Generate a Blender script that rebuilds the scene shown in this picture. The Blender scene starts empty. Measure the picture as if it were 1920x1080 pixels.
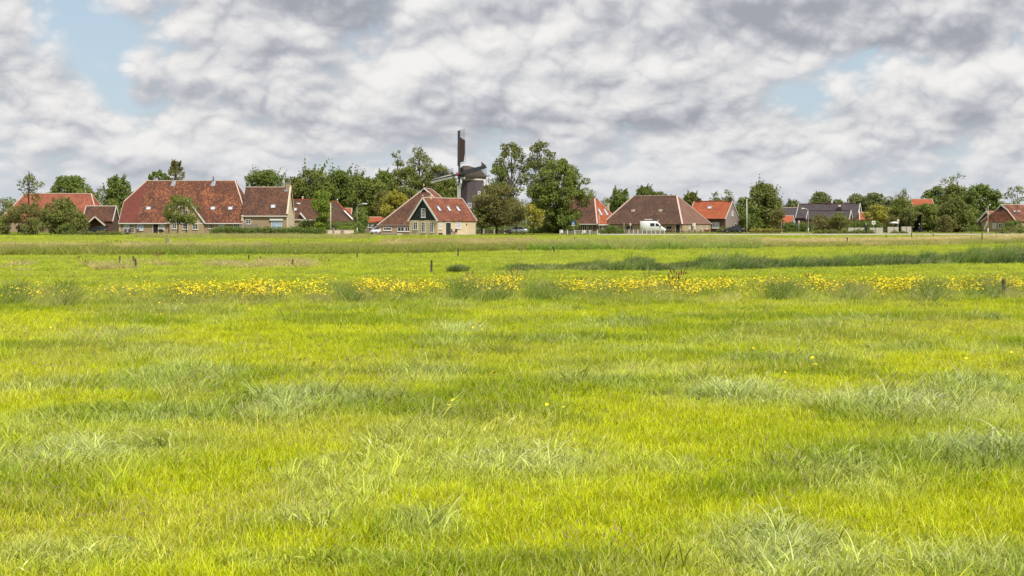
import bpy, bmesh, math, random
import numpy as np
from mathutils import Vector, Matrix

R = math.radians
rnd = random.Random(7)
S = bpy.context.scene
COL = S.collection

# ------------------------------------------------------------------ camera
F, YH, H = 2667.0, 418.0, 3.0          # focal length (px of a 1920 wide frame), horizon row, eye height
cam_data = bpy.data.cameras.new("camera")
cam = bpy.data.objects.new("camera", cam_data)
COL.objects.link(cam)
cam.location = (0, 0, H)
cam.rotation_euler = (R(90), 0, 0)
cam_data.sensor_width = 36.0
cam_data.lens = F / 1920 * 36.0
cam_data.shift_y = -(540 - YH) / 1920
cam_data.clip_start = 0.1
cam_data.clip_end = 20000
S.camera = cam
S.view_settings.view_transform = 'Standard'
S.view_settings.look = 'None'
S.view_settings.gamma = 1
S.view_settings.exposure = 0.0
S.view_settings.use_curve_mapping = False
S.cycles.max_bounces = 6
S.cycles.diffuse_bounces = 4
S.cycles.glossy_bounces = 2
S.cycles.transmission_bounces = 4
S.cycles.transparent_max_bounces = 4
S.render.film_transparent = False

# ------------------------------------------------------------------ sun and sky
SUN_AZ, SUN_EL = 38, 51                # degrees to the right of straight behind the camera, elevation
sv = Vector((math.sin(R(SUN_AZ)) * math.cos(R(SUN_EL)), -math.cos(R(SUN_AZ)) * math.cos(R(SUN_EL)), math.sin(R(SUN_EL))))
sun_d = bpy.data.lights.new("sun", 'SUN')
sun_d.energy = 4.4
sun_d.angle = R(0.5)
sun_d.color = (1.0, 0.95, 0.86)
sun = bpy.data.objects.new("sun", sun_d)
COL.objects.link(sun)
sun.rotation_euler = sv.to_track_quat('Z', 'Y').to_euler()

W = bpy.data.worlds.new("World")
S.world = W
W.use_nodes = True
WT = W.node_tree
WT.nodes.clear()


class NG:
    """small wrapper to write node maths as calls"""
    def __init__(s, t): s.t = t

    def n(s, kind, **kw):
        o = s.t.nodes.new(kind)
        for k, v in kw.items(): setattr(o, k, v)
        return o

    def put(s, sock, v):
        if isinstance(v, bpy.types.NodeSocket): s.t.links.new(v, sock)
        elif v is not None: sock.default_value = v

    def m(s, op, a, b=None, c=None, clamp=False):
        o = s.n('ShaderNodeMath', operation=op, use_clamp=clamp)
        s.put(o.inputs[0], a); s.put(o.inputs[1], b)
        if c is not None: s.put(o.inputs[2], c)
        return o.outputs[0]

    def v(s, op, a, b=None):
        o = s.n('ShaderNodeVectorMath', operation=op)
        s.put(o.inputs[0], a)
        if b is not None: s.put(o.inputs[1], b)
        return o.outputs[0]

    def xyz(s, x, y, z):
        o = s.n('ShaderNodeCombineXYZ')
        s.put(o.inputs[0], x); s.put(o.inputs[1], y); s.put(o.inputs[2], z)
        return o.outputs[0]

    def noise(s, vec, scale, detail=4, rough=0.5, dist=0.0, lac=2.0):
        o = s.n('ShaderNodeTexNoise', noise_dimensions='3D')
        s.put(o.inputs['Vector'], vec); s.put(o.inputs['Scale'], scale)
        s.put(o.inputs['Detail'], detail); s.put(o.inputs['Roughness'], rough)
        s.put(o.inputs['Distortion'], dist); s.put(o.inputs['Lacunarity'], lac)
        return o.outputs[0]

    def smooth(s, v, a, b, lo=0.0, hi=1.0):
        o = s.n('ShaderNodeMapRange', interpolation_type='SMOOTHSTEP')
        s.put(o.inputs[0], v); s.put(o.inputs[1], a); s.put(o.inputs[2], b)
        s.put(o.inputs[3], lo); s.put(o.inputs[4], hi)
        return o.outputs[0]

    def lin(s, v, a, b, lo=0.0, hi=1.0):
        o = s.n('ShaderNodeMapRange')
        s.put(o.inputs[0], v); s.put(o.inputs[1], a); s.put(o.inputs[2], b)
        s.put(o.inputs[3], lo); s.put(o.inputs[4], hi)
        return o.outputs[0]

    def mix(s, f, a, b, mode='MIX'):
        o = s.n('ShaderNodeMix', data_type='RGBA', blend_type=mode)
        s.put(o.inputs[0], f)
        s.put(o.inputs[6], a if isinstance(a, bpy.types.NodeSocket) else (*a, 1))
        s.put(o.inputs[7], b if isinstance(b, bpy.types.NodeSocket) else (*b, 1))
        return o.outputs[2]


def build_sky():
    g = NG(WT)
    STR = 0.12
    sky = g.n('ShaderNodeTexSky', sky_type='NISHITA')
    sky.sun_disc = False
    sky.sun_elevation = R(SUN_EL)
    sky.sun_rotation = R(180 - SUN_AZ)
    sky.air_density = 1.0
    sky.dust_density = 0.6
    sky.ozone_density = 1.2
    tc = g.n('ShaderNodeTexCoord')
    d = tc.outputs['Generated']
    sep = g.n('ShaderNodeSeparateXYZ'); g.put(sep.inputs[0], d)
    x, y, z = sep.outputs
    el = g.m('ARCSINE', z)                         # elevation in radians
    az = g.m('ARCTAN2', x, y)                      # azimuth from straight ahead
    elp = g.m('MAXIMUM', el, 0.0)
    # clouds get smaller and flatter towards the horizon
    ez = g.m('POWER', g.m('ADD', elp, 0.012), 0.75)
    ca = g.m('COSINE', az); sa = g.m('SINE', az)
    hr = g.m('COSINE', elp)
    P = g.xyz(g.m('MULTIPLY', g.m('MULTIPLY', sa, hr), 8.6), g.m('MULTIPLY', g.m('MULTIPLY', ca, hr), 8.6), g.m('MULTIPLY', ez, 10.2))
    P = g.v('ADD', P, (SKX, SKY_, SKZ))
    wn = g.n('ShaderNodeTexNoise', noise_dimensions='3D')
    g.put(wn.inputs['Vector'], P); wn.inputs['Scale'].default_value = 2.2; wn.inputs['Detail'].default_value = 3
    wv = g.v('SUBTRACT', wn.outputs['Color'], (0.5, 0.5, 0.5))
    sc = g.n('ShaderNodeVectorMath', operation='SCALE'); g.put(sc.inputs[0], wv); sc.inputs[3].default_value = 0.09
    P = g.v('ADD', P, sc.outputs[0])

    # named cloud banks and gaps: (azimuth deg, elevation deg, half width deg, half height deg, weight)
    def px(cx, cy, w, h, k): return ((cx - 960) / 2667 * 57.3, (418 - cy) / 2667 * 57.3, w / 2667 * 57.3, h / 2667 * 57.3, k)
    bias = None; dark = None
    def blob(b):
        da = g.m('DIVIDE', g.m('SUBTRACT', az, R(b[0])), R(b[2]))
        de = g.m('DIVIDE', g.m('SUBTRACT', el, R(b[1])), R(b[3]))
        r2 = g.m('ADD', g.m('MULTIPLY', da, da), g.m('MULTIPLY', de, de))
        return g.m('MULTIPLY', g.m('POWER', 2.718, g.m('MULTIPLY', r2, -1.0)), b[4])
    for b in SKY_BIAS:
        o = blob(px(*b)); bias = o if bias is None else g.m('ADD', bias, o)
    for b in SKY_DARK:
        o = blob(px(*b)); dark = o if dark is None else g.m('ADD', dark, o)

    def puff(p, scale):
        n_ = g.noise(p, scale, 0, 0.5)
        return g.m('ABSOLUTE', g.m('SUBTRACT', n_, 0.5))           # rounded heads, sharp creases

    def density(p, oct):
        t = g.m('MULTIPLY', g.noise(p, 1.1, 2.5, 0.5), 1.30)
        for i, (sc_, wt) in enumerate(((2.7, .66), (5.7, .36), (12.0, .17), (25.0, .09))[:oct]):
            t = g.m('ADD', t, g.m('MULTIPLY', puff(p, sc_), wt))
        return t
    d0 = density(P, 4)
    d1 = density(g.v('ADD', P, (-0.05, -0.02, 0.20)), 1)
    d2 = density(g.v('ADD', P, (-0.015, -0.005, 0.065)), 3)
    dd = g.m('ADD', d0, bias)
    cover = g.smooth(dd, 0.50, 0.78)
    lit = g.m('ADD', g.m('MULTIPLY', g.m('SUBTRACT', d0, d1), 1.35), 0.50)
    lit = g.m('ADD', lit, g.m('MULTIPLY', g.m('SUBTRACT', d0, d2), 1.0))
    lit = g.m('SUBTRACT', lit, g.m('MULTIPLY', dark, 0.72), None, True)
    k = 1.0 / STR
    rampn = g.n('ShaderNodeValToRGB'); g.put(rampn.inputs[0], lit)
    cr = rampn.color_ramp; cr.interpolation = 'B_SPLINE'
    cr.elements[0].position = 0.0; cr.elements[0].color = (0.33, 0.35, 0.40, 1)
    cr.elements[1].position = 1.0; cr.elements[1].color = (0.92, 0.905, 0.885, 1)
    e = cr.elements.new(0.38); e.color = (0.56, 0.57, 0.61, 1)
    e = cr.elements.new(0.68); e.color = (0.77, 0.765, 0.765, 1)
    cs = g.n('ShaderNodeVectorMath', operation='SCALE'); g.put(cs.inputs[0], rampn.outputs[0]); cs.inputs[3].default_value = k
    # distant clouds melt into pale blue grey air near the horizon
    air = g.smooth(el, 0.0, 0.07, 0.55, 0.0)
    cl = g.mix(air, cs.outputs[0], tuple(k * c for c in (0.555, 0.595, 0.66)))
    # thin veil over the blue
    veil = g.mix(g.smooth(el, 0.0, 0.6, 0.74, 0.35), sky.outputs[0], tuple(k * c for c in (0.52, 0.625, 0.72)))
    veil = g.mix(air, veil, tuple(k * c for c in (0.555, 0.60, 0.67)))
    out = g.mix(cover, veil, cl)
    bg = g.n('ShaderNodeBackground'); g.put(bg.inputs[0], out); bg.inputs[1].default_value = STR
    wo = g.n('ShaderNodeOutputWorld'); WT.links.new(bg.outputs[0], wo.inputs[0])


SKX, SKY_, SKZ = 3.1, 1.7, 0.4
# banks (+) and gaps (-): centre px, half sizes px, weight
SKY_BIAS = [(205, 60, 100, 80, -0.30), (235, 165, 40, 55, -0.22), (1500, 185, 120, 36, -0.20), (1620, 125, 80, 26, -0.20), (800, 60, 60, 26, -0.10),
            (480, 20, 170, 45, 0.25), (1400, 50, 280, 70, 0.28), (640, 150, 330, 110, 0.13), (110, 190, 110, 60, 0.14), (950, 290, 700, 60, 0.10),
            (1760, 60, 200, 60, 0.15), (1000, 90, 260, 110, 0.14), (20, 40, 70, 50, 0.2), (1750, 230, 200, 60, 0.08), (1250, 230, 200, 80, 0.10), (590, 235, 60, 40, .12)]
SKY_DARK = [(500, 8, 190, 40, 0.62), (1370, 42, 200, 44, 0.62), (1500, 92, 120, 26, 0.45), (1790, 95, 90, 34, 0.36), (600, 180, 120, 24, 0.30),
            (690, 45, 60, 44, 0.34), (900, 145, 130, 14, 0.34), (380, 180, 80, 24, 0.28), (1240, 150, 120, 24, .22)]
build_sky()
W.cycles.sampling_method = 'MANUAL'
W.cycles.sample_map_resolution = 1024


# ------------------------------------------------------------------ helpers: ground height and placing
def sm(t): return 0.0 if t <= 0 else 1.0 if t >= 1 else t * t * (3 - 2 * t)


def zg(D):
    return 0.85 * sm((D - 120) / 125.0) + 0.15 * sm((D - 245) / 85.0)


def gp(px, py):
    """point of the ground that the camera sees at a pixel"""
    lo, hi = 5.0, 3000.0
    for _ in range(60):
        mid = (lo + hi) / 2
        if YH + F * (H - zg(mid)) / mid > py: lo = mid
        else: hi = mid
    return ((px - 960) / F * lo, lo, zg(lo))


def PX(px, D): return (px - 960) / F * D
def PZ(py, D): return H + (YH - py) / F * D


def tag(o, label=None, cat=None, group=None, kind=None):
    if label: o['label'] = label
    if cat: o['category'] = cat
    if group: o['group'] = group
    if kind: o['kind'] = kind
    return o


def thing(name, label, cat, loc, rz=0.0, group=None):
    o = bpy.data.objects.new(name, None)
    COL.objects.link(o)
    o.empty_display_size = 0.3
    o.location = loc
    o.rotation_euler = (0, 0, rz)
    return tag(o, label, cat, group)


def copy_tree(o, parent=None):
    c = o.copy(); COL.objects.link(c)
    if parent: c.parent = parent
    for ch in list(o.children): copy_tree(ch, c)
    return c


class MB:
    """collects faces and links them as one mesh object"""
    def __init__(s): s.v = []; s.f = []; s.mi = []; s.uv = []; s.sm = []

    def face(s, pts, mi=0, uv=None, smooth=False):
        b = len(s.v); s.v += [tuple(p) for p in pts]
        s.f.append(tuple(range(b, b + len(pts)))); s.mi.append(mi); s.sm.append(smooth)
        if uv is None: uv = plane_uv(pts)
        s.uv += uv
        return s

    def box(s, x0, x1, y0, y1, z0, z1, mi=0):
        p = [(x0, y0, z0), (x1, y0, z0), (x1, y1, z0), (x0, y1, z0), (x0, y0, z1), (x1, y0, z1), (x1, y1, z1), (x0, y1, z1)]
        for q in ((0, 1, 5, 4), (1, 2, 6, 5), (2, 3, 7, 6), (3, 0, 4, 7), (4, 5, 6, 7), (3, 2, 1, 0)):
            s.face([p[i] for i in q], mi)
        return s

    def bar(s, a, b, w, h=None, up=(0, 0, 1), mi=0, w2=None, h2=None):
        """box running from a to b, w wide and h thick"""
        a, b = Vector(a), Vector(b); h = h or w; w2 = w if w2 is None else w2; h2 = h if h2 is None else h2
        d = (b - a).normalized(); u = Vector(up)
        if abs(d.dot(u)) > 0.98: u = Vector((0, 1, 0))
        sx = d.cross(u).normalized(); sy = sx.cross(d).normalized()
        q = []
        for c, ww, hh in ((a, w, h), (b, w2, h2)):
            for i, j in ((-1, -1), (1, -1), (1, 1), (-1, 1)):
                q.append(c + sx * (i * ww / 2) + sy * (j * hh / 2))
        for t in ((3, 2, 1, 0), (4, 5, 6, 7), (0, 1, 5, 4), (1, 2, 6, 5), (2, 3, 7, 6), (3, 0, 4, 7)):
            s.face([q[i] for i in t], mi)
        return s

    def slab(s, pts, t, mi=0, mi_side=None):
        """a flat plate: pts is its upper face, t its thickness below"""
        pts = [Vector(p) for p in pts]
        n = (pts[1] - pts[0]).cross(pts[2] - pts[1])
        if n.length < 1e-9: n = (pts[2] - pts[1]).cross(pts[3 % len(pts)] - pts[2])
        n.normalize()
        if n.z < 0 and abs(n.z) > 1e-4: pts.reverse(); n = -n
        lo = [p - n * t for p in pts]
        s.face(pts, mi)
        s.face(list(reversed(lo)), mi if mi_side is None else mi_side)
        k = len(pts)
        for i in range(k):
            j = (i + 1) % k
            s.face([pts[i], lo[i], lo[j], pts[j]], mi if mi_side is None else mi_side)
        return s

    def tube(s, pts, rad, n=8, mi=0, cap=True, smooth=True):
        pts = [Vector(p) for p in pts]
        if not hasattr(rad, '__len__'): rad = [rad] * len(pts)
        rings = []
        for i, p in enumerate(pts):
            d = (pts[min(i + 1, len(pts) - 1)] - pts[max(i - 1, 0)]).normalized()
            u = Vector((0, 0, 1)) if abs(d.z) < 0.9 else Vector((1, 0, 0))
            a = d.cross(u).normalized(); b = d.cross(a)
            rings.append([p + (a * math.cos(2 * math.pi * k / n) + b * math.sin(2 * math.pi * k / n)) * rad[i] for k in range(n)])
        for i in range(len(rings) - 1):
            for k in range(n):
                s.face([rings[i][k], rings[i][(k + 1) % n], rings[i + 1][(k + 1) % n], rings[i + 1][k]], mi, smooth=smooth)
        if cap:
            s.face(list(reversed(rings[0])), mi); s.face(rings[-1], mi)
        return s

    def loft(s, rings, mi=0, cap=True, smooth=False):
        n = len(rings[0])
        for i in range(len(rings) - 1):
            for k in range(n):
                s.face([rings[i][k], rings[i][(k + 1) % n], rings[i + 1][(k + 1) % n], rings[i + 1][k]], mi, smooth=smooth)
        if cap:
            s.face(list(reversed(rings[0])), mi); s.face(rings[-1], mi)
        return s

    def ball(s, c, r, mi=0, n=10, m=6, sz=1.0):
        rings = []
        for i in range(1, m):
            t = math.pi * i / m
            rings.append([(c[0] + r * math.sin(t) * math.cos(2 * math.pi * k / n), c[1] + r * math.sin(t) * math.sin(2 * math.pi * k / n), c[2] - r * sz * math.cos(t)) for k in range(n)])
        return s.loft(rings, mi, True, True)

    def build(s, name, mats, parent=None, bevel=0, loc=None):
        me = bpy.data.meshes.new(name)
        me.from_pydata(s.v, [], s.f)
        mats = mats if isinstance(mats, (list, tuple)) else [mats]
        for m in mats: me.materials.append(m)
        me.polygons.foreach_set('material_index', s.mi)
        me.polygons.foreach_set('use_smooth', s.sm)
        l = me.uv_layers.new(name="uv")
        l.data.foreach_set('uv', [c for uv in s.uv for c in uv])
        if any(s.sm) or bevel:
            bm = bmesh.new(); bm.from_mesh(me)
            bmesh.ops.remove_doubles(bm, verts=bm.verts, dist=1e-4)
            bm.to_mesh(me); bm.free()
        o = bpy.data.objects.new(name, me)
        COL.objects.link(o)
        if parent: o.parent = parent
        if loc: o.location = loc
        if bevel:
            b = o.modifiers.new("bevel", 'BEVEL'); b.width = bevel; b.segments = 2; b.limit_method = 'ANGLE'
        return o


def plane_uv(pts):
    """metres along the level direction of a face and up its slope"""
    p = [Vector(q) for q in pts]
    n = Vector((0, 0, 0))
    for i in range(len(p)):
        a, b = p[i], p[(i + 1) % len(p)]
        n += a.cross(b)
    if n.length < 1e-12: return [(0, 0)] * len(p)
    n.normalize()
    u = Vector((0, 0, 1)).cross(n)
    if u.length < 1e-3: u = Vector((1, 0, 0))
    u.normalize(); v = n.cross(u)
    return [(q.dot(u), q.dot(v)) for q in p]


def np_mesh(name, verts, faces, mats, parent=None, attrs=None, smooth=False, link=True, mi=None):
    """verts (N,3), faces (M,k) arrays -> one mesh object"""
    me = bpy.data.meshes.new(name)
    verts = np.asarray(verts, np.float32); faces = np.asarray(faces, np.int32)
    me.vertices.add(len(verts)); me.vertices.foreach_set('co', verts.ravel())
    if len(faces):
        k = faces.shape[1]
        me.loops.add(faces.size); me.loops.foreach_set('vertex_index', faces.ravel())
        me.polygons.add(len(faces))
        me.polygons.foreach_set('loop_start', np.arange(0, faces.size, k, dtype=np.int32))
        me.polygons.foreach_set('loop_total', np.full(len(faces), k, np.int32))
        if mi is not None: me.polygons.foreach_set('material_index', np.asarray(mi, np.int32))
        if smooth: me.polygons.foreach_set('use_smooth', np.ones(len(faces), bool))
    for an, (ty, dom, arr) in (attrs or {}).items():
        a = me.attributes.new(an, ty, dom)
        a.data.foreach_set({'FLOAT': 'value', 'INT': 'value', 'FLOAT_VECTOR': 'vector', 'FLOAT_COLOR': 'color'}[ty], np.ascontiguousarray(arr).ravel())
    for m in (mats if isinstance(mats, (list, tuple)) else [mats]): me.materials.append(m)
    me.update(); me.validate()
    o = bpy.data.objects.new(name, me)
    if link: COL.objects.link(o)
    if parent: o.parent = parent
    return o


# value noise in numpy for laying out the vegetation
def vnoise(x, y, seed=0):
    xi = np.floor(x).astype(np.int64); yi = np.floor(y).astype(np.int64)
    fx = x - xi; fy = y - yi
    fx = fx * fx * (3 - 2 * fx); fy = fy * fy * (3 - 2 * fy)
    def h(a, b):
        n = (a * 374761393 + b * 668265263 + seed * 1274126177) & 0xffffffff
        n = ((n ^ (n >> 13)) * 1274126177) & 0xffffffff
        return ((n ^ (n >> 16)) & 0xffff) / 65535.0
    return (h(xi, yi) * (1 - fx) + h(xi + 1, yi) * fx) * (1 - fy) + (h(xi, yi + 1) * (1 - fx) + h(xi + 1, yi + 1) * fx) * fy


def fbm(x, y, seed=0, oct=4):
    t = 0; a = 0.5; n = 0
    for i in range(oct):
        t = t + a * vnoise(x * 2 ** i + 17.3 * i, y * 2 ** i + 5.1 * i, seed + i); n += a; a *= 0.5
    return t / n


# ------------------------------------------------------------------ materials
def new_mat(name):
    m = bpy.data.materials.new(name); m.use_nodes = True
    t = m.node_tree; t.nodes.clear()
    g = NG(t)
    out = g.n('ShaderNodeOutputMaterial')
    return m, g, out


def principled(g, out, col, rough, metal=0.0, spec=0.5, bump=None, bstr=0.3, bdist=0.02):
    p = g.n('ShaderNodeBsdfPrincipled')
    g.put(p.inputs['Base Color'], col if isinstance(col, bpy.types.NodeSocket) else (*col, 1))
    g.put(p.inputs['Roughness'], rough); p.inputs['Metallic'].default_value = metal
    p.inputs['Specular IOR Level'].default_value = spec
    if bump is not None:
        b = g.n('ShaderNodeBump'); b.inputs['Strength'].default_value = bstr; b.inputs['Distance'].default_value = bdist
        g.put(b.inputs['Height'], bump); g.t.links.new(b.outputs[0], p.inputs['Normal'])
    g.t.links.new(p.outputs[0], out.inputs[0])
    return p


def hsv_scale(c, k): return tuple(min(1, v * k) for v in c)


def simple(name, col, rough=0.6, metal=0.0, var=0.18, scale=3.0, spec=0.4, bstr=0.15):
    m, g, out = new_mat(name)
    co = g.n('ShaderNodeTexCoord').outputs['Object']
    n = g.noise(co, scale, 6, 0.6)
    c = g.mix(n, hsv_scale(col, 1 - var), hsv_scale(col, 1 + var))
    principled(g, out, c, rough, metal, spec, g.noise(co, scale * 6, 4), bstr)
    return m


def roof_mat(name, c_dark, c_main, c_bright, patch=0.5, tile=(0.24, 0.33), rough=0.75, moss=0.25):
    """clay pantiles: per tile colour, rolls and courses as relief, large weathered areas"""
    m, g, out = new_mat(name)
    uv = g.n('ShaderNodeUVMap').outputs[0]
    br = g.n('ShaderNodeTexBrick'); g.put(br.inputs['Vector'], uv)
    br.offset = 0.0; br.squash = 1.0
    br.inputs['Color1'].default_value = (0, 0, 0, 1); br.inputs['Color2'].default_value = (1, 1, 1, 1); br.inputs['Mortar'].default_value = (0.15, 0.15, 0.15, 1)
    br.inputs['Scale'].default_value = 1.0; br.inputs['Brick Width'].default_value = tile[0]; br.inputs['Row Height'].default_value = tile[1]
    br.inputs['Mortar Size'].default_value = 0.012; br.inputs['Mortar Smooth'].default_value = 0.3
    sp = g.n('ShaderNodeSeparateXYZ'); g.put(sp.inputs[0], uv)
    big = g.noise(uv, 0.35, 5, 0.6, 0.4)
    med = g.noise(uv, 1.6, 4, 0.6)
    # rain streaks run down the slope
    st = g.noise(g.xyz(g.m('MULTIPLY', sp.outputs[0], 2.2), g.m('MULTIPLY', sp.outputs[1], 0.25), 0.0), 1.0, 4, 0.6)
    per = g.m('MULTIPLY', br.outputs['Color'], 1.0)
    f = g.m('ADD', g.m('MULTIPLY', big, 1.1), g.m('ADD', g.m('MULTIPLY', med, 0.5), g.m('MULTIPLY', st, 0.5)))
    f = g.m('ADD', f, g.m('MULTIPLY', g.m('SUBTRACT', per, 0.5), 0.55))
    c = g.mix(g.smooth(f, 0.70, 1.15), c_dark, c_main)
    c = g.mix(g.m('MULTIPLY', g.smooth(f, 1.08, 1.45), patch), c, c_bright)
    li = g.smooth(g.noise(uv, 2.7, 5, 0.7), 0.60, 0.75)
    c = g.mix(g.m('MULTIPLY', li, moss), c, (0.21, 0.18, 0.12))
    wave = g.m('SINE', g.m('MULTIPLY', sp.outputs[0], 2 * math.pi / tile[0]))
    saw = g.m('FRACT', g.m('DIVIDE', sp.outputs[1], tile[1]))
    hgt = g.m('SUBTRACT', g.m('MULTIPLY', wave, 0.5), saw)
    principled(g, out, c, rough, 0, 0.3, hgt, 0.6, 0.04)
    return m


def brick_mat(name, c1, c2, mortar, rough=0.85):
    m, g, out = new_mat(name)
    uv = g.n('ShaderNodeUVMap').outputs[0]
    br = g.n('ShaderNodeTexBrick'); g.put(br.inputs['Vector'], uv)
    br.inputs['Color1'].default_value = (*c1, 1); br.inputs['Color2'].default_value = (*c2, 1); br.inputs['Mortar'].default_value = (*mortar, 1)
    br.inputs['Scale'].default_value = 1.0; br.inputs['Brick Width'].default_value = 0.22; br.inputs['Row Height'].default_value = 0.065
    br.inputs['Mortar Size'].default_value = 0.008
    n = g.noise(uv, 0.9, 6, 0.65)
    c = g.mix(g.smooth(n, 0.3, 0.75, 0.0, 0.55), br.outputs['Color'], hsv_scale(c1, 0.62), 'MIX')
    principled(g, out, c, rough, 0, 0.25, br.outputs['Fac'], 0.3, -0.01)
    return m


def bent_normal(g, k):
    """leaf and blade normals eased towards the sky, as a soft mass of foliage catches light"""
    ge = g.n('ShaderNodeNewGeometry')
    sc = g.n('ShaderNodeVectorMath', operation='SCALE'); g.put(sc.inputs[0], ge.outputs['Normal']); sc.inputs[3].default_value = 1 - k
    return g.v('NORMALIZE', g.v('ADD', sc.outputs[0], (0, 0, k)))


def leaf_mat(name, c1, c2, trans=0.35, rough=0.5, spec=0.35):
    """two leaf colours spread by clump and by leaf, some light comes through"""
    m, g, out = new_mat(name)
    ge = g.n('ShaderNodeNewGeometry')
    oi = g.n('ShaderNodeObjectInfo')
    n = g.noise(ge.outputs['Position'], 0.55, 3, 0.55)
    f = g.m('ADD', g.smooth(n, 0.32, 0.68, 0.0, 0.65), g.m('MULTIPLY', ge.outputs['Random Per Island'], 0.45))
    c = g.mix(f, c1, c2)
    c = g.mix(g.m('MULTIPLY', oi.outputs['Random'], 0.15), c, (0.17, 0.17, 0.04))
    p = g.n('ShaderNodeBsdfPrincipled')
    g.put(p.inputs['Base Color'], c); p.inputs['Roughness'].default_value = rough; p.inputs['Specular IOR Level'].default_value = spec
    bn = bent_normal(g, 0.40); g.t.links.new(bn, p.inputs['Normal'])
    tr = g.n('ShaderNodeBsdfTranslucent')
    tc = g.mix(0.5, c, (0.20, 0.22, 0.02)); g.put(tr.inputs[0], tc)
    mx = g.n('ShaderNodeMixShader'); mx.inputs[0].default_value = trans
    g.t.links.new(p.outputs[0], mx.inputs[1]); g.t.links.new(tr.outputs[0], mx.inputs[2])
    g.t.links.new(mx.outputs[0], out.inputs[0])
    return m


def glass_mat(name, col=(0.02, 0.025, 0.03), rough=0.06):
    m, g, out = new_mat(name)
    co = g.n('ShaderNodeTexCoord').outputs['Object']
    c = g.mix(g.noise(co, 1.3, 3), hsv_scale(col, 0.6), hsv_scale(col, 1.5))
    principled(g, out, c, rough, 0, 0.6, g.noise(co, 0.7, 2), 0.04, 0.02)
    return m


M = {}
M['white'] = simple('white_paint', (0.72, 0.70, 0.66), 0.5, 0, 0.08)
M['offwhite'] = simple('weathered_white_paint', (0.62, 0.55, 0.46), 0.6, 0, 0.15)
M['pinkwhite'] = simple('mortared_ridge_tile', (0.55, 0.42, 0.35), 0.8, 0, 0.2)
M['black'] = simple('tarred_boards', (0.012, 0.018, 0.018), 0.5, 0, 0.25)
M['green'] = simple('dark_green_paint', (0.02, 0.05, 0.04), 0.4)
M['dark'] = simple('dark_opening', (0.015, 0.013, 0.012), 0.8)
M['grey'] = simple('galvanised_steel', (0.42, 0.43, 0.43), 0.45, 0.3)
M['lead'] = simple('lead_flashing', (0.36, 0.37, 0.40), 0.5, 0.2)
M['wood'] = simple('weathered_post_wood', (0.085, 0.065, 0.05), 0.9, 0, 0.4, 8)
M['greywood'] = simple('silvered_wood', (0.22, 0.20, 0.185), 0.85, 0, 0.25, 6)
M['bark'] = simple('bark', (0.055, 0.045, 0.035), 0.95, 0, 0.4, 5, 0.2, 0.6)
M['barkgrey'] = simple('grey_bark', (0.11, 0.095, 0.08), 0.95, 0, 0.4, 5, 0.2, 0.6)
M['glass'] = glass_mat('window_glass')
M['glass_pale'] = simple('curtained_glass', (0.42, 0.46, 0.50), 0.15, 0, 0.25, 2.0, 0.6, 0.02)
M['glass_blue'] = simple('blue_curtain_glass', (0.30, 0.42, 0.62), 0.15, 0, 0.2, 2.0, 0.6, 0.02)
M['skylight'] = simple('skylight_glass', (0.58, 0.62, 0.68), 0.08, 0, 0.1, 2.0, 0.9, 0.01)
M['brick_yellow'] = brick_mat('yellow_brick', (0.47, 0.35, 0.20), (0.40, 0.28, 0.155), (0.42, 0.37, 0.29))
M['brick_pale'] = brick_mat('pale_plastered_brick', (0.70, 0.56, 0.35), (0.62, 0.49, 0.30), (0.60, 0.51, 0.38))
M['brick_brown'] = brick_mat('brown_brick', (0.40, 0.29, 0.18), (0.33, 0.23, 0.145), (0.38, 0.32, 0.25))
M['brick_dark'] = brick_mat('dark_red_brick', (0.13, 0.065, 0.05), (0.10, 0.05, 0.042), (0.16, 0.13, 0.11))
M['brick_grey'] = brick_mat('greyish_pink_brick', (0.31, 0.245, 0.225), (0.26, 0.20, 0.185), (0.34, 0.30, 0.28))
M['plaster'] = simple('pale_plaster', (0.60, 0.50, 0.36), 0.8, 0, 0.12, 1.5)
M['concrete'] = simple('pale_concrete', (0.46, 0.42, 0.36), 0.9, 0, 0.2, 2.0)
M['roof_red'] = roof_mat('red_brown_pantile', (0.074, 0.032, 0.020), (0.150, 0.056, 0.030), (0.40, 0.150, 0.058), 0.75)
M['roof_brick'] = roof_mat('weathered_red_pantile', (0.12, 0.042, 0.026), (0.215, 0.070, 0.038), (0.36, 0.15, 0.08), 0.6, moss=0.2)
M['roof_red2'] = roof_mat('newer_red_pantile', (0.125, 0.036, 0.026), (0.165, 0.046, 0.032), (0.21, 0.066, 0.04), 0.3, moss=0.05)
M['roof_dull'] = roof_mat('dull_brown_pantile', (0.062, 0.032, 0.022), (0.110, 0.050, 0.031), (0.25, 0.105, 0.046), 0.5)
M['roof_brown'] = roof_mat('old_brown_tile', (0.062, 0.036, 0.026), (0.100, 0.055, 0.038), (0.22, 0.10, 0.05), 0.5)
M['roof_brown_lit'] = roof_mat('brown_tile_sunlit_hip', (0.15, 0.082, 0.058), (0.20, 0.108, 0.078), (0.26, 0.14, 0.10), 0.3)  # great barn's brown tile with sunlight on the hip put into its colour
M['roof_orange'] = roof_mat('bright_orange_pantile', (0.27, 0.070, 0.033), (0.38, 0.100, 0.043), (0.48, 0.150, 0.068), 0.5, moss=0.14)
M['roof_rust'] = roof_mat('rust_red_pantile', (0.20, 0.060, 0.034), (0.30, 0.095, 0.052), (0.40, 0.16, 0.09), 0.5, moss=0.12)
M['roof_grey'] = roof_mat('grey_pantile', (0.05, 0.042, 0.048), (0.075, 0.06, 0.066), (0.14, 0.09, 0.08), 0.3)
M['thatch_mill'] = simple('dark_thatch', (0.098, 0.080, 0.086), 0.95, 0, 0.3, 2, 0.1, 0.4)
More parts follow.
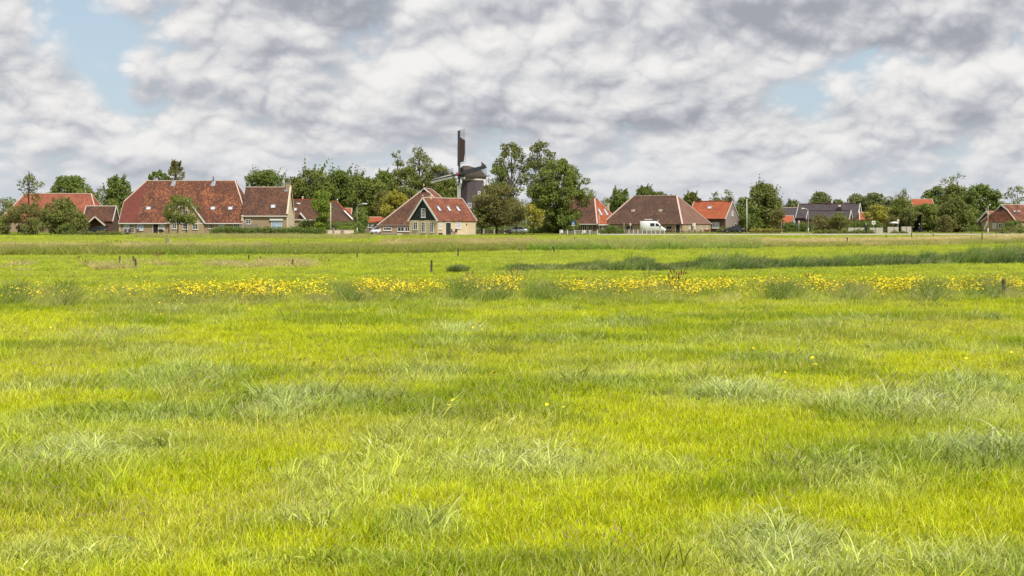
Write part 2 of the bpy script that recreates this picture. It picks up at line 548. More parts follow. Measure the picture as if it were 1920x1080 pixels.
M['thatch_cap'] = simple('brown_thatch', (0.095, 0.078, 0.062), 0.95, 0, 0.3, 2, 0.1, 0.3)
M['sailcloth'] = simple('brown_sailcloth', (0.105, 0.060, 0.045), 0.8, 0, 0.3, 2)
M['spar'] = simple('blue_grey_spar', (0.055, 0.066, 0.078), 0.5, 0, 0.2, 2)
M['redpaint'] = simple('red_paint', (0.38, 0.03, 0.07), 0.4)
M['orange'] = simple('faded_orange_cloth', (0.45, 0.12, 0.07), 0.8)
M['lf_dark'] = leaf_mat('leaf_dark', (0.081, 0.141, 0.027), (0.222, 0.289, 0.050))
M['lf_mid'] = leaf_mat('leaf_mid', (0.096, 0.138, 0.024), (0.250, 0.290, 0.048))
M['lf_olive'] = leaf_mat('leaf_olive', (0.113, 0.140, 0.030), (0.249, 0.270, 0.062))
M['lf_brown'] = leaf_mat('leaf_brownish', (0.125, 0.118, 0.034), (0.245, 0.225, 0.062))
M['lf_yellow'] = leaf_mat('leaf_yellow_green', (0.185, 0.198, 0.020), (0.468, 0.402, 0.044))
M['lf_bright'] = leaf_mat('leaf_fresh_green', (0.124, 0.207, 0.020), (0.295, 0.393, 0.037))
M['lf_blue'] = leaf_mat('leaf_grey_green', (0.106, 0.139, 0.053), (0.251, 0.287, 0.091))


# ------------------------------------------------------------------ ground
def ground_mat():
    m, g, out = new_mat('meadow_ground')
    ge = g.n('ShaderNodeNewGeometry')
    pos = ge.outputs['Position']
    sp = g.n('ShaderNodeSeparateXYZ'); g.put(sp.inputs[0], pos)
    a = g.noise(pos, 0.045, 5, 0.55)
    b = g.noise(pos, 0.5, 5, 0.6)
    c_ = g.noise(pos, 5.0, 5, 0.65)
    f = g.m('ADD', g.m('MULTIPLY', a, 0.9), g.m('ADD', g.m('MULTIPLY', b, 0.55), g.m('MULTIPLY', c_, 0.35)))
    c = g.mix(g.smooth(f, 0.62, 1.15), (0.085, 0.120, 0.012), (0.210, 0.240, 0.020))
    dry = g.smooth(g.m('ADD', g.noise(pos, 0.11, 4, 0.6), g.m('MULTIPLY', c_, 0.25)), 0.66, 0.82)
    c = g.mix(g.m('MULTIPLY', dry, 0.5), c, (0.25, 0.20, 0.085))
    dk = g.smooth(g.noise(pos, 0.9, 5, 0.65), 0.57, 0.72)
    c = g.mix(g.m('MULTIPLY', dk, 0.45), c, (0.075, 0.115, 0.018))
    principled(g, out, c, 0.95, 0, 0.1, c_, 0.8, 0.08)
    return m


def build_ground():
    ds = list(np.arange(-80, 100, 4.0)) + list(np.arange(100, 360, 2.0)) + [360 * 1.06 ** i for i in range(58)]
    us = np.linspace(-1, 1, 121)
    V = []
    for d in ds:
        wdt = 160 + 1.15 * max(d, 0)
        for u in us: V.append((u * wdt, d, zg(d)))
    n = len(us); Fc = []
    for i in range(len(ds) - 1):
        for j in range(n - 1):
            Fc.append((i * n + j, i * n + j + 1, (i + 1) * n + j + 1, (i + 1) * n + j))
    o = np_mesh('ground', V, Fc, ground_mat(), smooth=True)
    tag(o, 'flat green meadow ground running from the camera to the village', None, None, 'structure')


build_ground()


def ribbon(name, label, pts, width, m, crest=0.0, up=0.02):
    """a road as a sheet along pts (x, D), slightly cambered; width runs in depth"""
    V, Fc = [], []
    P = []
    for (x0, d0), (x1, d1) in zip(pts[:-1], pts[1:]):
        k = max(2, int(abs(x1 - x0) / 2 + abs(d1 - d0)))
        for i in range(k): P.append((x0 + (x1 - x0) * i / k, d0 + (d1 - d0) * i / k))
    P.append(pts[-1])
    prof = [(-0.5, 0.0), (-0.25, 0.75), (0.0, 1.0), (0.25, 0.75), (0.5, 0.0)]
    for i, (x, d) in enumerate(P):
        a = P[max(i - 1, 0)]; b = P[min(i + 1, len(P) - 1)]
        t = Vector((b[0] - a[0], b[1] - a[1])).normalized(); nn = Vector((-t.y, t.x))
        for o_, c in prof:
            xx = x + nn.x * o_ * width; dd = d + nn.y * o_ * width
            V.append((xx, dd, zg(dd) + up + crest * c))
    for i in range(len(P) - 1):
        for j in range(4):
            Fc.append((i * 5 + j, (i + 1) * 5 + j, (i + 1) * 5 + j + 1, i * 5 + j + 1))
    o = np_mesh(name, V, Fc, m, smooth=True)
    return tag(o, label, None, None, 'structure')


M['road'] = simple('pale_worn_road', (0.40, 0.36, 0.29), 0.9, 0, 0.15, 0.6)
M['paving'] = simple('beige_paving', (0.44, 0.38, 0.31), 0.9, 0, 0.15, 1.5)
ribbon('road', 'pale grey village road running level along the far edge of the fields',
       [(PX(1120, 252), 252), (PX(1300, 251), 251), (PX(1505, 251), 251), (PX(1600, 256), 256), (PX(1690, 258), 258), (PX(1800, 256), 256), (PX(2050, 254), 254)], 8.0, M['road'], 0.20)
ribbon('driveway', 'beige drive in front of the parked cars and the hipped barn',
       [(PX(600, 262), 262), (PX(690, 258), 258), (PX(765, 256), 256)], 7.0, M['paving'], 0.05)
ribbon('side_road', 'pale side street between the hedges and the street lamp',
       [(PX(1470, 272), 272), (PX(1530, 270), 270), (PX(1560, 262), 262)], 9.0, M['road'], 0.08)


# ------------------------------------------------------------------ buildings
def walls(root, x0, x1, y0, y1, ze, m, name='wall'):
    return MB().box(x0, x1, y0, y1, -0.6, ze).build(name, m, root)


def shell(root, x0, x1, y0, y1, ze, zr, L, Rr, wall_m, roof_m, gable_m=None, end_m=None, oh=0.30, gov=0.18,
          verge='white', ridge_m='pinkwhite', gutter='white', gutter_lip=True, cap=0.22, left_patch=None, vw=0.22, do_walls=True):
    """walls and roof; ridge runs along local x. L / Rr: chains of (inset, z) from the eave up to the ridge at each end"""
    ym = (y0 + y1) / 2; m = (zr - ze) / (ym - y0)
    if do_walls: walls(root, x0, x1, y0, y1, ze, M[wall_m])
    zl = ze - oh * m; lift = 0.12
    def yf(z): return y0 + (z - ze) / m
    def yb(z): return y1 - (z - ze) / m
    def chain(C, xb, s):
        out = []
        for k, (i, z) in enumerate(C): out.append([xb - s * i, z])
        if C[1][0] > C[0][0]:
            sl = (C[1][0] - C[0][0]) / (C[1][1] - C[0][1])
            out[0] = [xb - s * (C[0][0] - sl * (ze - zl)), zl]
        else:
            out[0][1] = zl
            out[0][0] += s * gov; out[1][0] += s * gov
        if len(C) == 3 and C[2][0] == C[1][0]:
            out[1][0] += s * 0.05; out[2][0] += s * gov * 1.5
        return out
    cl, cr = chain(L, x0, -1), chain(Rr, x1, 1)
    rm = MB()
    def fr(c): return (c[0], yf(c[1]), c[1] + lift)
    def bk(c): return (c[0], yb(c[1]), c[1] + lift)
    if left_patch is not None:
        # the front plane is laid in two kinds of tile: split it at x = left_patch
        xp = left_patch
        low = (xp, yf(zl), zl + lift)
        rm.slab([fr(cl[0]), low, (xp, yf(zr), zr + lift)] + [fr(c) for c in reversed(cl[1:])][1 if abs(cl[-1][0] - xp) < 0.05 else 0:], 0.12, 1)
        rm.slab([low] + [fr(c) for c in cr] + [(xp, yf(zr), zr + lift)], 0.12, 0)
    else:
        rm.slab([fr(cl[0])] + [fr(c) for c in cr] + [fr(c) for c in reversed(cl[1:])], 0.12, 0)
    rm.slab([bk(c) for c in cr][::-1] + [bk(c) for c in cl], 0.12, 0)
    for C, s in ((cl, -1), (cr, 1)):
        for a, b in zip(C[:-1], C[1:]):
            if abs(a[0] - b[0]) > 0.25:
                pts = [fr(a), bk(a), bk(b), fr(b)]
                if (Vector(pts[2]) - Vector(pts[3])).length < 0.02: pts = [fr(a), bk(a), ((b[0]), ym, b[1] + lift)]
                rm.slab(pts, 0.12, 2)
    rf = rm.build('roof', [M[roof_m], M['roof_red2'], M[end_m or roof_m]], root)
    # gable walls, verge boards and ridge tiles
    rt = MB()
    for C, src, xb, s in ((cl, L, x0, -1), (cr, Rr, x1, 1)):
        for k in range(len(C) - 1):
            a, b = C[k], C[k + 1]
            if abs(a[0] - b[0]) <= 0.25:
                za = src[k][1]; zb = src[k + 1][1]
                xx = xb - s * src[k + 1][0]
                gm = MB(); th = 0.25
                pf = [(xx, yf(za) + 0.02, za), (xx, yb(za) - 0.02, za), (xx, yb(zb), zb), (xx, yf(zb), zb)]
                if zb >= zr - 1e-3: pf = pf[:2] + [(xx, ym, zb)]
                if s < 0: pf = pf[::-1]
                pb = [(p[0] - s * th, p[1], p[2]) for p in pf]
                gm.face(pf); gm.face(pb[::-1])
                for i in range(len(pf)):
                    j = (i + 1) % len(pf); gm.face([pf[i], pb[i], pb[j], pf[j]])
                gm.build('gable', M[gable_m or wall_m], root)
                if verge:
                    for f_ in (fr, bk):
                        A, B = Vector(f_(a)), Vector(f_(b))
                        off = Vector((s * 0.03, 0, -0.04))
                        MB().bar(A + off, B + off, 0.07, vw, (0, 0, 1)).build('bargeboard', M[verge], root)
            else:
                for f_ in (fr, bk): rt.bar(Vector(f_(a)) + Vector((0, 0, .03)), Vector(f_(b)) + Vector((0, 0, .03)), cap, 0.14)
    rt.bar((cl[-1][0], ym, zr + lift + 0.03), (cr[-1][0], ym, zr + lift + 0.03), cap, 0.16)
    rt.build('ridge_tiles', M[ridge_m], root)
    if gutter:
        MB().bar((cl[0][0] + .05, yf(zl) - 0.07, zl + 0.06), (cr[0][0] - .05, yf(zl) - 0.07, zl + 0.06), 0.13, 0.16).build('gutter', M[gutter], root)
    return rf


def framed(parent, o, ux, uy, n, w, h, nx=2, ny=2, frame='white', pane='glass', name='window', fw=0.09, depth=0.07, sill=True, bar=0.045):
    """a window: frame with glazing bars, panes behind it; o = centre of the bottom edge"""
    o, ux, uy, n = Vector(o), Vector(ux).normalized(), Vector(uy).normalized(), Vector(n).normalized()
    f = MB()
    def P(a, b, c=0): return o + ux * a + uy * b + n * c
    d = depth / 2
    f.bar(P(-w / 2 + fw / 2, 0, d), P(-w / 2 + fw / 2, h, d), fw, depth, n)
    f.bar(P(w / 2 - fw / 2, 0, d), P(w / 2 - fw / 2, h, d), fw, depth, n)
    f.bar(P(-w / 2 + fw, fw / 2, d), P(w / 2 - fw, fw / 2, d), fw, depth, n)
    f.bar(P(-w / 2 + fw, h - fw / 2, d), P(w / 2 - fw, h - fw / 2, d), fw, depth, n)
    for i in range(1, nx):
        a = -w / 2 + w * i / nx
        f.bar(P(a, fw, d * .9), P(a, h - fw, d * .9), bar if i * 2 != nx else bar * 1.5, depth * .7, n)
    for i in range(1, ny):
        b = h * i / ny
        f.bar(P(-w / 2 + fw, b, d * .88), P(w / 2 - fw, b, d * .88), bar, depth * .66, n)
    fo = f.build(name, M[frame], parent)
    p = MB(); p.bar(P(0, fw * .8, 0.012), P(0, h - fw * .8, 0.012), w - fw * 1.6, 0.016, n)
    p.build('pane', M[pane], fo)
    if sill:
        s = MB(); s.bar(P(-w / 2 - .06, -0.04, .07), P(w / 2 + .06, -0.04, .07), 0.16, 0.07, uy)
        s.build('sill', M[frame], fo)
    return fo


def win(root, x, z, w, h, nx=2, ny=2, y=0, **k): return framed(root, (x, y, z), (1, 0, 0), (0, 0, 1), (0, -1, 0), w, h, nx, ny, **k)
def win_l(root, y, z, w, h, nx=2, ny=2, x=0, **k): return framed(root, (x, y, z), (0, -1, 0), (0, 0, 1), (-1, 0, 0), w, h, nx, ny, **k)
def win_r(root, y, z, w, h, nx=2, ny=2, x=0, **k): return framed(root, (x, y, z), (0, 1, 0), (0, 0, 1), (1, 0, 0), w, h, nx, ny, **k)


def skylight(root, x, z, w, h, y0, y1, ze, zr, pane='skylight', frame='lead'):
    """a roof window on the front slope"""
    m = (zr - ze) / ((y1 - y0) / 2)
    up = Vector((0, 1, m)).normalized(); n = Vector((0, -m, 1)).normalized()
    o = Vector((x, y0 + (z - ze) / m, z + 0.13)) + n * 0.02
    return framed(root, o, (1, 0, 0), up, n, w, h, 1, 1, frame, pane, 'skylight', 0.07, 0.10, False)


def door(root, x, z, w, h, y=0, m='dark', frame='white', axis='f', glazed=None):
    ux, n = {'f': ((1, 0, 0), (0, -1, 0)), 'l': ((0, -1, 0), (-1, 0, 0)), 'r': ((0, 1, 0), (1, 0, 0))}[axis]
    o = {'f': (x, y, z), 'l': (y, x, z), 'r': (y, x, z)}[axis]
    o, ux, n, uz = Vector(o), Vector(ux), Vector(n), Vector((0, 0, 1))
    d = MB(); d.bar(o + n * .03 + uz * .03, o + n * .03 + uz * h, w, .05, n)
    do = d.build('door', M[m], root)
    f = MB(); fw = .09
    for s in (-1, 1): f.bar(o + ux * s * (w / 2 + fw / 2) + n * .05, o + ux * s * (w / 2 + fw / 2) + n * .05 + uz * (h + fw), fw, .10, n)
    f.bar(o - ux * w / 2 + uz * (h + fw / 2) + n * .05, o + ux * w / 2 + uz * (h + fw / 2) + n * .05, fw, .10, n)
    f.build('door_frame', M[frame], do)
    if glazed:
        nx, ny = glazed
        for i in range(nx):
            for j in range(ny):
                a = (-.5 + (i + .5) / nx) * w; b = .25 + (h - .4) * (j + .5) / ny
                p = MB(); p.bar(o + ux * a + uz * (b - (h - .4) / ny * .4) + n * .06, o + ux * a + uz * (b + (h - .4) / ny * .4) + n * .06, w / nx * .74, .02, n)
                p.build('pane', M['glass'], do)
    return do


def chimney(root, x, y, z0, z1, w=0.7, d=0.55, m='brick_brown', pot=True):
    c = MB(); c.box(x - w / 2, x + w / 2, y - d / 2, y + d / 2, z0, z1 - .18)
    c.box(x - w / 2 - .06, x + w / 2 + .06, y - d / 2 - .06, y + d / 2 + .06, z1 - .18, z1)
    o = c.build('chimney', M[m], root)
    if pot: MB().tube([(x, y, z1), (x, y, z1 + .3)], [.13, .11], 10).build('chimney_pot', M['roof_rust'], o)
    return o


def finial(root, x, y, z, h=1.0, m='white', ball=False):
    f = MB(); f.tube([(x, y, z - .4), (x, y, z + h)], [.07, .025], 6)
    if ball: f.ball((x, y, z + h * .55), .16)
    return f.build('finial', M[m], root)


G0 = [(0, None), (0, None)]


# ---- long red farmhouse on the left with the lower annex
D = 270.0; bz = zg(D)
cx = 340
def lx(p, d=0): return (p - cx) / F * (D + d) - 0
def lz(py, d=0): return PZ(py, D + d) - bz
fh = thing('farmhouse', 'long red tiled farmhouse with a front gable behind a leaning tree and a lower annex', 'farmhouse', (PX(cx, D), D, bz))
ze, zr = 2.35, 10.2
x0, x1 = lx(225), lx(454)
# the main roof stands between the two end caps
shell(fh, x0, x1, 0, 14, ze, zr, [(0, ze), (0, 6.1), (3.25, zr)], [(0, ze), (0, 4.3), (2.7, zr)], 'brick_brown', 'roof_red', left_patch=x0 + 3.25, oh=.35, verge='pinkwhite', vw=.16)
for px_ in (274, 317, 394, 426.5):
    skylight(fh, lx(px_, 4), lz(395, 3.4), .85, .80, 0, 14, ze, zr, 'skylight')
for px_ in (310.5, 385.5):                       # lead vent hoods at the ridge
    xx = lx(px_, 6.5); zz = lz(349, 6.3)
    m_ = MB(); yy = (zz - ze) / ((zr - ze) / 7) - .25
    m_.loft([[(xx - .42, yy, zz), (xx + .42, yy, zz), (xx + .42, yy + .9, zz + .9), (xx - .42, yy + .9, zz + .9)],
             [(xx - .10, yy + .25, zz + .85), (xx + .10, yy + .25, zz + .85), (xx + .10, yy + .7, zz + 1.1), (xx - .10, yy + .7, zz + 1.1)]])
    v_ = m_.build('roof_vent', M['lead'], fh)
    MB().tube([(xx, yy + .45, zz + .9), (xx, yy + .45, zz + (1.9 if px_ > 350 else 1.45))], .09, 8).build('vent_pipe', M['lead' if px_ < 350 else 'dark'], v_)
finial(fh, lx(257, 7) + .1, 7, zr + .2, 1.0, 'lead'); finial(fh, lx(428, 7), 7, zr + .2, 1.1, 'white')
win(fh, lx(237), lz(435), 1.0, 1.75, 2, 3, pane='glass_pale'); win(fh, lx(247.5), lz(436), .85, 1.9, 2, 4, frame='offwhite')
MB().box(lx(233), lx(251), -.5, -.1, 0, lz(436)).build('doorstep', M['dark'], fh)
win(fh, lx(263), lz(432), 1.15, 1.35, 2, 1, pane='glass_blue')
door(fh, lx(292), 0.0, .95, 2.1)
win(fh, lx(304), lz(432), .9, 1.3, 2, 2, pane='glass_pale')
win(fh, lx(396.5), lz(429), 1.15, 1.25, 3, 3, frame='offwhite'); win(fh, lx(415), lz(429), 1.1, 1.25, 3, 2, pane='glass_pale')
win(fh, lx(443.5), lz(431), 1.15, 1.4, 3, 2, pane='glass')
for px_ in (288, 297.5, 334): MB().box(lx(px_) - .06, lx(px_) + .06, -.05, -.003, 0, ze - .3).build('wall_post', M['offwhite'], fh)
MB().box(lx(224.4), lx(224.4) + .12, -.1, -.003, 0, ze - .25).build('downpipe', M['offwhite'], fh)
# cross gable in the front
gx0, gx1, gpk = lx(319), lx(383), lx(350)
zpk = lz(371, 0.0)
gy = -.45
g_ = MB(); slope = (zr - ze) / 7
g_.face([(gx0, gy, -.4), (gx1, gy, -.4), (gx1, gy, ze), (gpk, gy, zpk), (gx0, gy, ze)])
g_.face([(gx0, gy, -.4), (gx0, gy, ze), (gx0, .2, ze), (gx0, .2, -.4)]); g_.face([(gx1, gy, ze), (gx1, gy, -.4), (gx1, .2, -.4), (gx1, .2, ze)])
g_.build('front_gable', M['brick_yellow'], fh)
yr = (zpk - ze) / slope
for xa in (gx0 - .25, gx1 + .25):
    r_ = MB(); r_.slab([(xa, gy - .2, ze - .2), (gpk, gy - .2, zpk + .12), (gpk, yr + .3, zpk + .12), (xa, -.1, ze - .2)], .12)
    r_.build('gable_roof', M['roof_red'], fh)
    MB().bar((xa, gy - .24, ze - .22), (gpk, gy - .24, zpk + .10), .07, .26).build('bargeboard', M['white'], fh)
win(fh, lx(348.5), lz(405), 1.0, 1.15, 2, 2, gy); win(fh, lx(328), lz(429), .9, 1.4, 2, 3, gy); win(fh, lx(348.5), lz(430), 1.0, 1.5, 2, 3, gy); win(fh, lx(367), lz(430), 1.05, 1.45, 2, 3, gy)
# annex
ax0, ax1 = x1 + .02, lx(537)
aze, azr = lz(402), lz(352, 4.0)
shell(fh, ax0, ax1, .35, 8.35, aze, azr, [(0, aze), (0, azr)], [(0, aze), (0, azr)], 'brick_brown', 'roof_dull', gable_m='plaster', verge=None, oh=.30)
MB().box(ax1 + .003, ax1 + .25, .30, 8.4, -.5, aze).build('end_wall', M['plaster'], fh)
for s, ya in ((1, .25), (-1, 8.45)):
    MB().bar((ax1 + .12, ya, aze), (ax1 + .12, 4.35, azr + .35), .34, .30).build('gable_coping', M['plaster'], fh)
chimney(fh, ax1 - .35, 4.35, azr - .9, azr + 1.0, .85, .8, 'brick_brown', False)
MB().box(ax1 - 1.0, ax1 - .2, 3.6, 3.9, azr - .75, azr - .35).build('chimney_flashing', M['lead'], fh)
skylight(fh, lx(508.5, 2), lz(391.5, 1.8), .85, .80, .35, 8.35, aze, azr)
win(fh, lx(465), lz(420), 1.05, .85, 2, 2, .35); win(fh, lx(518), lz(429), 2.0, 1.7, 4, 3, .35, pane='glass_blue')
MB().box(lx(505.5), lx(530.5), .05, .345, lz(413.5), lz(410.5)).build('lintel', M['white'], fh)
MB().box(lx(452), lx(456), .05, .33, 0, 3.6).build('wall_pier', M['plaster'], fh)

# ---- far left orange roofed barn behind the bushes
D = 325.0; bz = zg(D); cx = 84
b1 = thing('barn', 'orange tiled barn at the far left, half hidden behind scrubby bushes', 'barn', (PX(cx, D), D, bz))
ze, zr = 2.6, PZ(364, D + 6) - bz
shell(b1, lx(-2), lx(170), 0, 12, ze, zr, [(0, ze), (4.0, zr)], [(0, ze), (0, 5.4), (1.7, zr)], 'brick_brown', 'roof_rust', gutter=None, verge='white')
finial(b1, lx(143, 6) + .1, 6, zr + .2, .9); finial(b1, lx(23, 6), 6, zr + .2, .8)

# ---- small brown shed with white verge boards left of the farmhouse
D = 282.0; bz = zg(D); cx = 183
b2 = thing('shed', 'small brown tiled shed with white verges left of the long farmhouse', 'shed', (PX(cx, D), D, bz))
ze, zr = PZ(413, D) - bz, PZ(387.5, D + 2.4) - bz
shell(b2, lx(157), lx(210), 0, 4.8, ze, zr, [(0, ze), (0, zr)], [(0, ze), (0, zr)], 'brick_dark', 'roof_dull', gutter=None, vw=.34, ridge_m='offwhite')
px0, px1, pk = lx(165), lx(203), lx(184)
zp, zq = PZ(406.5, D - 2) - bz, PZ(423, D - 2) - bz
for xa in (px0, px1):
    MB().slab([(xa, -2.2, zq), (pk, -2.2, zp), (pk, .9, zp), (xa, 0, zq)], .1).build('porch_roof', M['roof_dull'], b2)
    MB().bar((xa, -2.25, zq), (pk, -2.25, zp + .02), .08, .26).build('bargeboard', M['offwhite'], b2)
    MB().box(xa - .08, xa + .08, -2.2, -2.04, -.4, zq).build('porch_post', M['wood'], b2)

# ---- low house with a skylight behind the fresh green tree
D = 296.0; bz = zg(D); cx = 570
b3 = thing('house', 'low red roofed house with dormer boards just right of the long farmhouse annex', 'house', (PX(cx, D), D, bz))
ze, zr = PZ(411, D) - bz, PZ(375, D + 4) - bz
shell(b3, lx(536), lx(598), 0, 8, ze, zr, [(0, ze), (0, zr)], [(0, ze), (0, zr)], 'brick_brown', 'roof_dull', oh=.2, verge=None, ridge_m='roof_orange')
skylight(b3, lx(550, 1.8), PZ(396.5, D + 1.8) - bz, .95, .8, 0, 8, ze, zr); skylight(b3, lx(556, 3), PZ(384.5, D + 3) - bz, .75, .45, 0, 8, ze, zr)
chimney(b3, lx(562, 4), 4.3, zr - .3, zr + .8, .3, .3, 'plaster', False)
win(b3, lx(546), .9, .6, 1.2, 1, 2)
for px_, s in ((563, 1), (576, 1)):
    pass
MB().bar((lx(563), -.35, PZ(399, D) - bz), (lx(575.5), -.35, PZ(413.5, D) - bz), .10, .32).build('bargeboard', M['white'], b3)
MB().slab([(lx(563), -.3, PZ(399, D) - bz + .02), (lx(575.5), -.3, PZ(413.5, D) - bz + .02), (lx(575.5), 2.0, PZ(413.5, D) - bz + .02), (lx(563), 2.6, PZ(399, D) - bz + .02)], .1).build('dormer_roof', M['roof_dull'], b3)

D = 300.0; bz = zg(D); cx = 620
b4 = thing('house', 'brown hipped house with white verge boards between the fresh green tree and the street lamp', 'house', (PX(cx, D), D, bz))
ze, zr = PZ(415, D) - bz, PZ(379, D + 5) - bz
shell(b4, lx(580), lx(661), 0, 10, ze, zr, [(0, ze), (2.2, zr)], [(0, ze), (4.0, zr)], 'brick_yellow', 'roof_brown', oh=.2, ridge_m='roof_orange', gutter=None)
finial(b4, lx(627, 5), 5, zr + .1, .7, 'white', True)
a_, c_ = Vector((lx(643), .25 + 1.9, PZ(398, D + 2.2) - bz + .3)), Vector((lx(660) + .2, -.2, PZ(414.5, D) - bz + .3))
MB().bar(a_, c_, .35, .2).build('bargeboard', M['white'], b4)

D = 312.0; bz = zg(D); cx = 648
b5 = thing('house', 'little orange gabled roof poking out behind the brown hipped house', 'house', (PX(cx, D), D, bz))
ze, zr = PZ(408, D) - bz, PZ(391.5, D + 2) - bz
shell(b5, lx(630), lx(656), 0, 5, ze, zr, [(0, ze), (0, zr)], [(0, ze), (0, zr)], 'brick_dark', 'roof_orange', gutter=None, vw=.3)

D = 305.0; bz = zg(D); cx = 703
b5 = thing('house', 'low red roofed cottage glimpsed left of the hipped barn and behind the silver car', 'cottage', (PX(cx, D), D, bz))
ze, zr = PZ(417, D) - bz, PZ(408, D + 3) - bz
shell(b5, lx(686), lx(735), 0, 7, ze, zr, [(0, ze), (0, zr)], [(0, ze), (0, zr)], 'brick_grey', 'roof_orange', gutter=None, verge=None)
win(b5, lx(694), 1.0, .8, 1.0, 2, 1); win(b5, lx(703), 1.0, .8, 1.0, 2, 1)

# ---- white verged cottage with the black gable
D = 250.0; bz = zg(D)
b6 = thing('cottage', 'yellow brick cottage with a black boarded gable, white verges and three roof windows', 'cottage', (PX(820.5, D), D, bz), R(55))
wd, ln = 6.35, 11.1; ze, zr = 2.62, 6.5
shell(b6, 0, ln, 0, wd, ze, zr, [(0, ze), (0, zr)], [(0, ze), (0, zr)], 'brick_pale', 'roof_brick', gable_m='black', oh=.22, gov=.22, ridge_m='pinkwhite', gutter=None, vw=.30)
for yy, zz, hh, ww in ((4.95, .95, 1.35, .95), (3.2, .50, 1.8, .85), (1.3, .50, 1.8, .85)):
    win_l(b6, yy, zz, ww, hh, 2, 3 if hh < 1.5 else 4)
win_l(b6, wd / 2 + .02, 3.12, .95, 1.6, 3, 3, x=-.005)
win(b6, .75, 1.05, .75, 1.35, 2, 2, pane='glass_pale')
door(b6, 3.0, .05, 1.45, 2.15, 0, 'green', 'white', 'f', (2, 4))
win(b6, 6.0, 1.2, 1.5, 1.15, 3, 2, pane='glass_pale')
for xx in (2.35, 5.25, 8.0): skylight(b6, xx, 4.1, .72, 1.15, 0, wd, ze, zr)
chimney(b6, 2.0, wd / 2, zr - .5, zr + .55, .35, .35, 'plaster', False)
finial(b6, -.2, wd / 2, zr + .2, .5, 'pinkwhite', True)
MB().box(8.35, 8.5, -.14, -.003, 1.75, 2.0).build('wall_lamp', M['dark'], b6)
MB().bar((ln + .02, -.08, 0), (ln + .02, -.08, 2.4), .09).build('downpipe', M['offwhite'], b6)
MB().box(1.6, 9.5, -2.2, -.05, -.3, .06).build('terrace', M['paving'], b6)

# ---- hipped barn behind it
D = 261.0; bz = zg(D)
b7 = thing('barn', 'big brown hipped barn with a tiny black gablet, behind the black gabled cottage', 'barn', (PX(786, D), D, bz), R(84))
ze, zr = 1.85, 8.55
shell(b7, 0, 17, -7.5, 7.5, ze, zr, [(0, ze), (5.6, zr - .75), (5.6, zr)], [(0, ze), (0, ze + 3), (3, zr)], 'brick_brown', 'roof_brick', gable_m='black', end_m='roof_dull', oh=.3, gutter=None, vw=.20)
MB().bar((-.22, -7.7, ze - .12), (-.22, 7.7, ze - .12), .12, .14).build('gutter', M['greywood'], b7)
win_l(b7, 5.9, .75, 1.5, .6, 3, 1); win_l(b7, 3.4, .55, 1.25, .85, 2, 1); win_l(b7, 2.2, .55, .9, .85, 2, 1)
finial(b7, 5.0, 0, zr + .2, .8, 'pinkwhite', True)

# ---- big house behind the broad tree: brown front, bright orange hip end
D = 305.0; bz = zg(D)
b8 = thing('farmhouse', 'large house with a bright orange hip end and two skylights, behind the broad tree', 'farmhouse', (PX(1119.5, D), D, bz), R(-27))
ze, zr = 2.0, 7.75
shell(b8, -13.6, 0, 0, 13, ze, zr, [(0, ze), (3.2, zr)], [(0, ze), (3.15, zr - .65), (3.15, zr)], 'brick_dark', 'roof_dull', end_m='roof_orange', gable_m='brick_dark', oh=.35, verge='white', cap=.26)  # older, browner front tiles; the hip's orange also carries its stronger sun
# skylights on the hip end
mm = (zr - .65 - ze) / 3.15
upv, nv = Vector((-1, 0, mm)).normalized(), Vector((mm, 0, 1)).normalized()
for yy, zz in ((4.7, 3.5), (8.0, 3.5)):
    framed(b8, Vector((-(zz - ze) / mm, yy, zz + .14)) + nv * .02, (0, 1, 0), upv, nv, 1.05, 1.75, 1, 1, 'lead', 'skylight', 'skylight', .07, .1, False)
MB().bar((.4, -.3, ze - .35), (.4, 13.3, ze - .35), .14, .2).build('gutter', M['white'], b8)
finial(b8, -3.1, 6.5, zr + .2, .9, 'black')
chimney(b8, -2.2, 11.0, zr - 3.5, zr - 1.3, .5, .5, 'plaster', False)
for xx in (-1.6, -2.9, -4.4): win(b8, xx, .35, 1.0, 1.35, 2, 1, frame='offwhite')
win_r(b8, 3.0, .5, 1.0, 1.2, 2, 1); win_r(b8, 9.0, .5, 1.2, 1.1, 2, 1)
door(b8, -8.5, 0, 1.0, 2.0, 0, 'dark', 'offwhite')

# ---- great brown barn with white hip lines
D = 300.0; bz = zg(D)
b9 = thing('barn', 'great brown tiled pyramid roofed barn with pale hip lines, behind the white camper van', 'barn', (PX(1279, D), D, bz), R(-32))
ze, zr = 1.88, 7.85
shell(b9, -19, 0, 0, 14.5, ze, zr, [(0, ze), (3.8, zr)], [(0, ze), (4.7, zr)], 'brick_brown', 'roof_brown', end_m='roof_brown_lit', oh=.3, gutter=None, ridge_m='pinkwhite', cap=.34)
MB().box(.003, .08, .05, 14.45, 0, ze - .35).build('end_wall', M['brick_yellow'], b9)
finial(b9, -4.7, 7.25, zr + .1, 1.0, 'lead'); chimney(b9, -6.0, 7.25, zr - .1, zr + .45, .25, .25, 'lead', False)
m9 = (zr - ze) / 7.25
for xx, zz in ((-13.2, 4.55), (-6.6, 4.55)):
    MB().box(xx - .32, xx + .32, (zz - ze) / m9 - .35, (zz - ze) / m9 + .3, zz - .1, zz + .42).build('roof_vent', M['offwhite'], b9)
for xx, ww in ((-17, 1.4), (-12.5, 1.6), (-3.0, 1.25)): win(b9, xx, .65, ww, .75, 2, 1, frame='greywood')
door(b9, -.95, 0, .95, 1.75, 0, 'dark', 'offwhite')
for yy in (3.5, 6.2, 9.3, 12.2): win_r(b9, yy, .75, .75, .65, 2, 1, x=.085, pane='glass_pale' if yy < 7 else 'glass')
